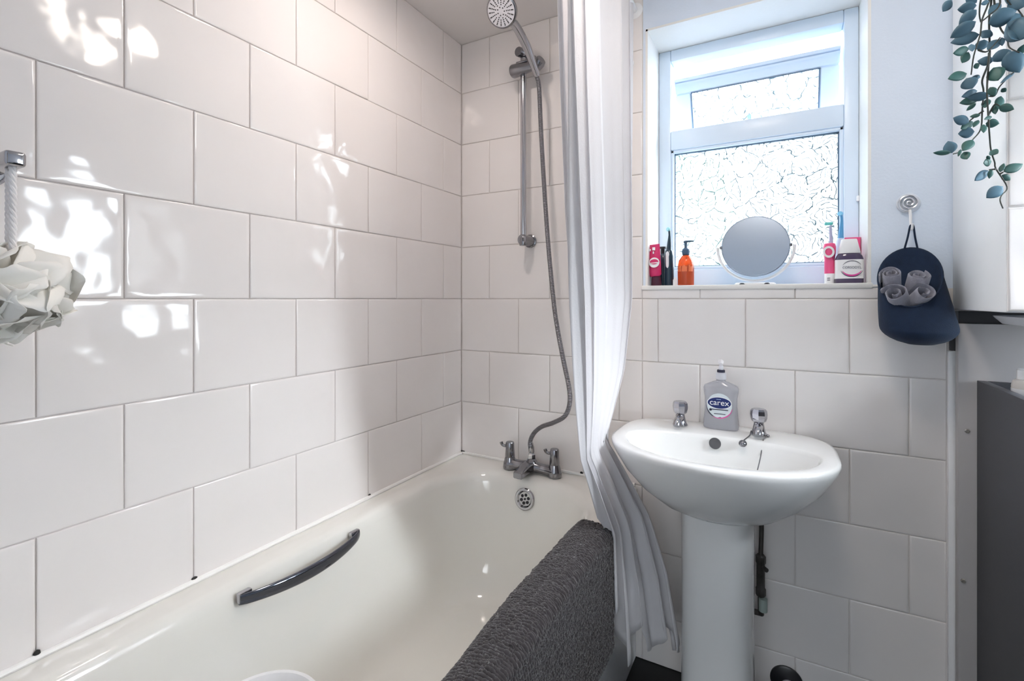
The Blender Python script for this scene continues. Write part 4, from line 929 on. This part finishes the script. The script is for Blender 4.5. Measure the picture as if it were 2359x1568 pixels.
for k in range(60):
    zz = 1 - 2 * (k + .5) / 60; ph = k * 2.39996; r0 = math.sqrt(1 - zz * zz)
    d = Vector((r0 * math.cos(ph), r0 * math.sin(ph), zz)); u = d.orthogonal().normalized(); v = d.cross(u); tw_ = rp.uniform(0, 2 * PI)
    u2 = u * math.cos(tw_) + v * math.sin(tw_); v2 = d.cross(u2); L_ = rp.uniform(.068, .092); wd = rp.uniform(.029, .040); ph2 = rp.uniform(0, 6)
    def petal(s, t, d=d, u2=u2, v2=v2, L_=L_, wd=wd, ph2=ph2):
        x = (t - .5) * 2; w = wd * (.25 + .9 * math.sin(PI * min(1, s * .62 + .08))) * (1 - .45 * (max(0, s - .70) / .30) ** 1.6)
        rr = .018 + (L_ - .018) * s
        lift = .016 * s * s + 0.004 * math.sin(x * 4.5 + ph2 + s * 2) * s - .010 * x * x * s
        return pc + d * (rr - .008 * x * x * s - .012 * s ** 2.5) + u2 * (w * x) + v2 * (lift * .8 + .036 * s ** 2.4)
    mb.grid(petal, 7, 8)
pf = mb.build('ruffles', PUFF, puff, ang=180); md = pf.modifiers.new('gauze', 'SOLIDIFY'); md.thickness = .0007
ROPE = mat('white_rope', (.82, .80, .80), .8, var=.08, vscale=120)
for dx in (-.010, .004):
    mb = MB(); bx_ = Vector((-.979 + dx, .268, 0)); 
    for k in range(3):
        mb.tube([Vector((bx_.x + .0022 * math.cos(a + k * 2.094), bx_.y + .0022 * math.sin(a + k * 2.094), lerp(CZ + .192, CZ + .07, i / 40))) for i, a in [(i, i * .75) for i in range(41)]], .0027, 7)
    mb.build('cord', ROPE, puff)

# ---------------------------------------------------------------- white bucket standing in the bath
bc = Vector((-.866, .574, RIM - .390)); mb = MB(); bh = CZ - .785 - bc.z
mb.lathe([(.085, 0), (.090, .004), (.104, bh - .012), (.110, bh - .010), (.112, bh - .003), (.109, bh), (.104, bh - .002), (.100, bh - .012), (.087, .010), (.001, .008)], bc, (0, 0, 1), 56)
tag(mb.build('bucket', WHITEP), 'round white plastic bucket standing inside the bath at the bottom edge', 'bucket')

# ---------------------------------------------------------------- ceiling lamp
lc = Vector((-.03, .86, CEILZ))
la = empty('ceiling_lamp', lc, 'round white opal ceiling lamp above the middle of the room', 'lamp')
EM = bpy.data.materials.new('opal_glass_lit'); EM.use_nodes = True; b = EM.node_tree.nodes['Principled BSDF']
b.inputs['Base Color'].default_value = (.9, .88, .85, 1); b.inputs['Emission Color'].default_value = (1.0, .90, .80, 1); b.inputs['Emission Strength'].default_value = LAMP_STRENGTH
mb = MB(); mb.lathe([(.150, -.001), (.150, -.018), (.142, -.022)], lc, (0, 0, 1), 44); mb.build('lamp_base', WHITEP, la)
mb = MB(); mb.lathe([(.140, -.020), (.138, -.034), (.115, -.052), (.07, -.064), (.001, -.068)], lc, (0, 0, 1), 44); mb.build('lamp_shade', EM, la)

# unseen downlight, added to brighten the bath, left wall and end wall
EM2 = bpy.data.materials.new('added_downlight_lens'); EM2.use_nodes = True; b = EM2.node_tree.nodes['Principled BSDF']
b.inputs['Base Color'].default_value = (.9, .88, .85, 1); b.inputs['Emission Color'].default_value = (1.0, .87, .79, 1); b.inputs['Emission Strength'].default_value = SPOT_STRENGTH
dl = Vector((-.70, .93, CEILZ)); dn = empty('added_downlight', dl, 'round chrome downlight added out of view to brighten the bath and tiled walls', 'lamp')
mb = MB(); mb.lathe([(.058, -.0005), (.080, -.0005), (.080, -.006), (.070, -.010), (.058, -.008)], dl, (0, 0, 1), 40, caps=False); mb.build('bezel', CHROME, dn)
mb = MB(); mb.lathe([(.058, -.001), (.058, -.004), (.001, -.0042)], dl, (0, 0, 1), 40); mb.build('lens', EM2, dn)

# ---------------------------------------------------------------- shrub outside the window
SHR = mat('garden_green', (.05, .16, .06), .6, var=.5, vscale=9)
sb = empty('garden_shrub', (-.50, 3.0, 0), 'green garden shrub seen faintly through the patterned window', 'shrub')
mb = MB(); rs = random.Random(3)
for k in range(420):
    p = Vector((rs.gauss(-.47, .12), rs.gauss(3.0, .2), CZ + rs.gauss(.42, .22)));
    d = Vector((rs.uniform(-1, 1), rs.uniform(-1, 1), rs.uniform(-1, .6))).normalized(); s_ = d.orthogonal().normalized(); l = rs.uniform(.06, .11)
    if p.z > CZ + .78 or p.x > -.24: continue
    mb.add([p - d * l, p + s_ * l * .35, p + d * l, p - s_ * l * .35], [[0, 1, 2, 3]])
lv = mb.build('foliage', SHR, sb, smooth=False); md = lv.modifiers.new('leaf', 'SOLIDIFY'); md.thickness = .002
mb = MB()
for k in range(5): mb.tube([(-.50 + .03 * k - .06, 3.0, .002), (-.50 + .05 * k - .10, 3.0 + .03 * (k - 2), CZ - .2), (-.50 + .08 * k - .16, 3.0 + .05 * (k - 2), CZ + .45)], [.014, .010, .005], 8, sub=4)
mb.build('branches', STEM, sb)
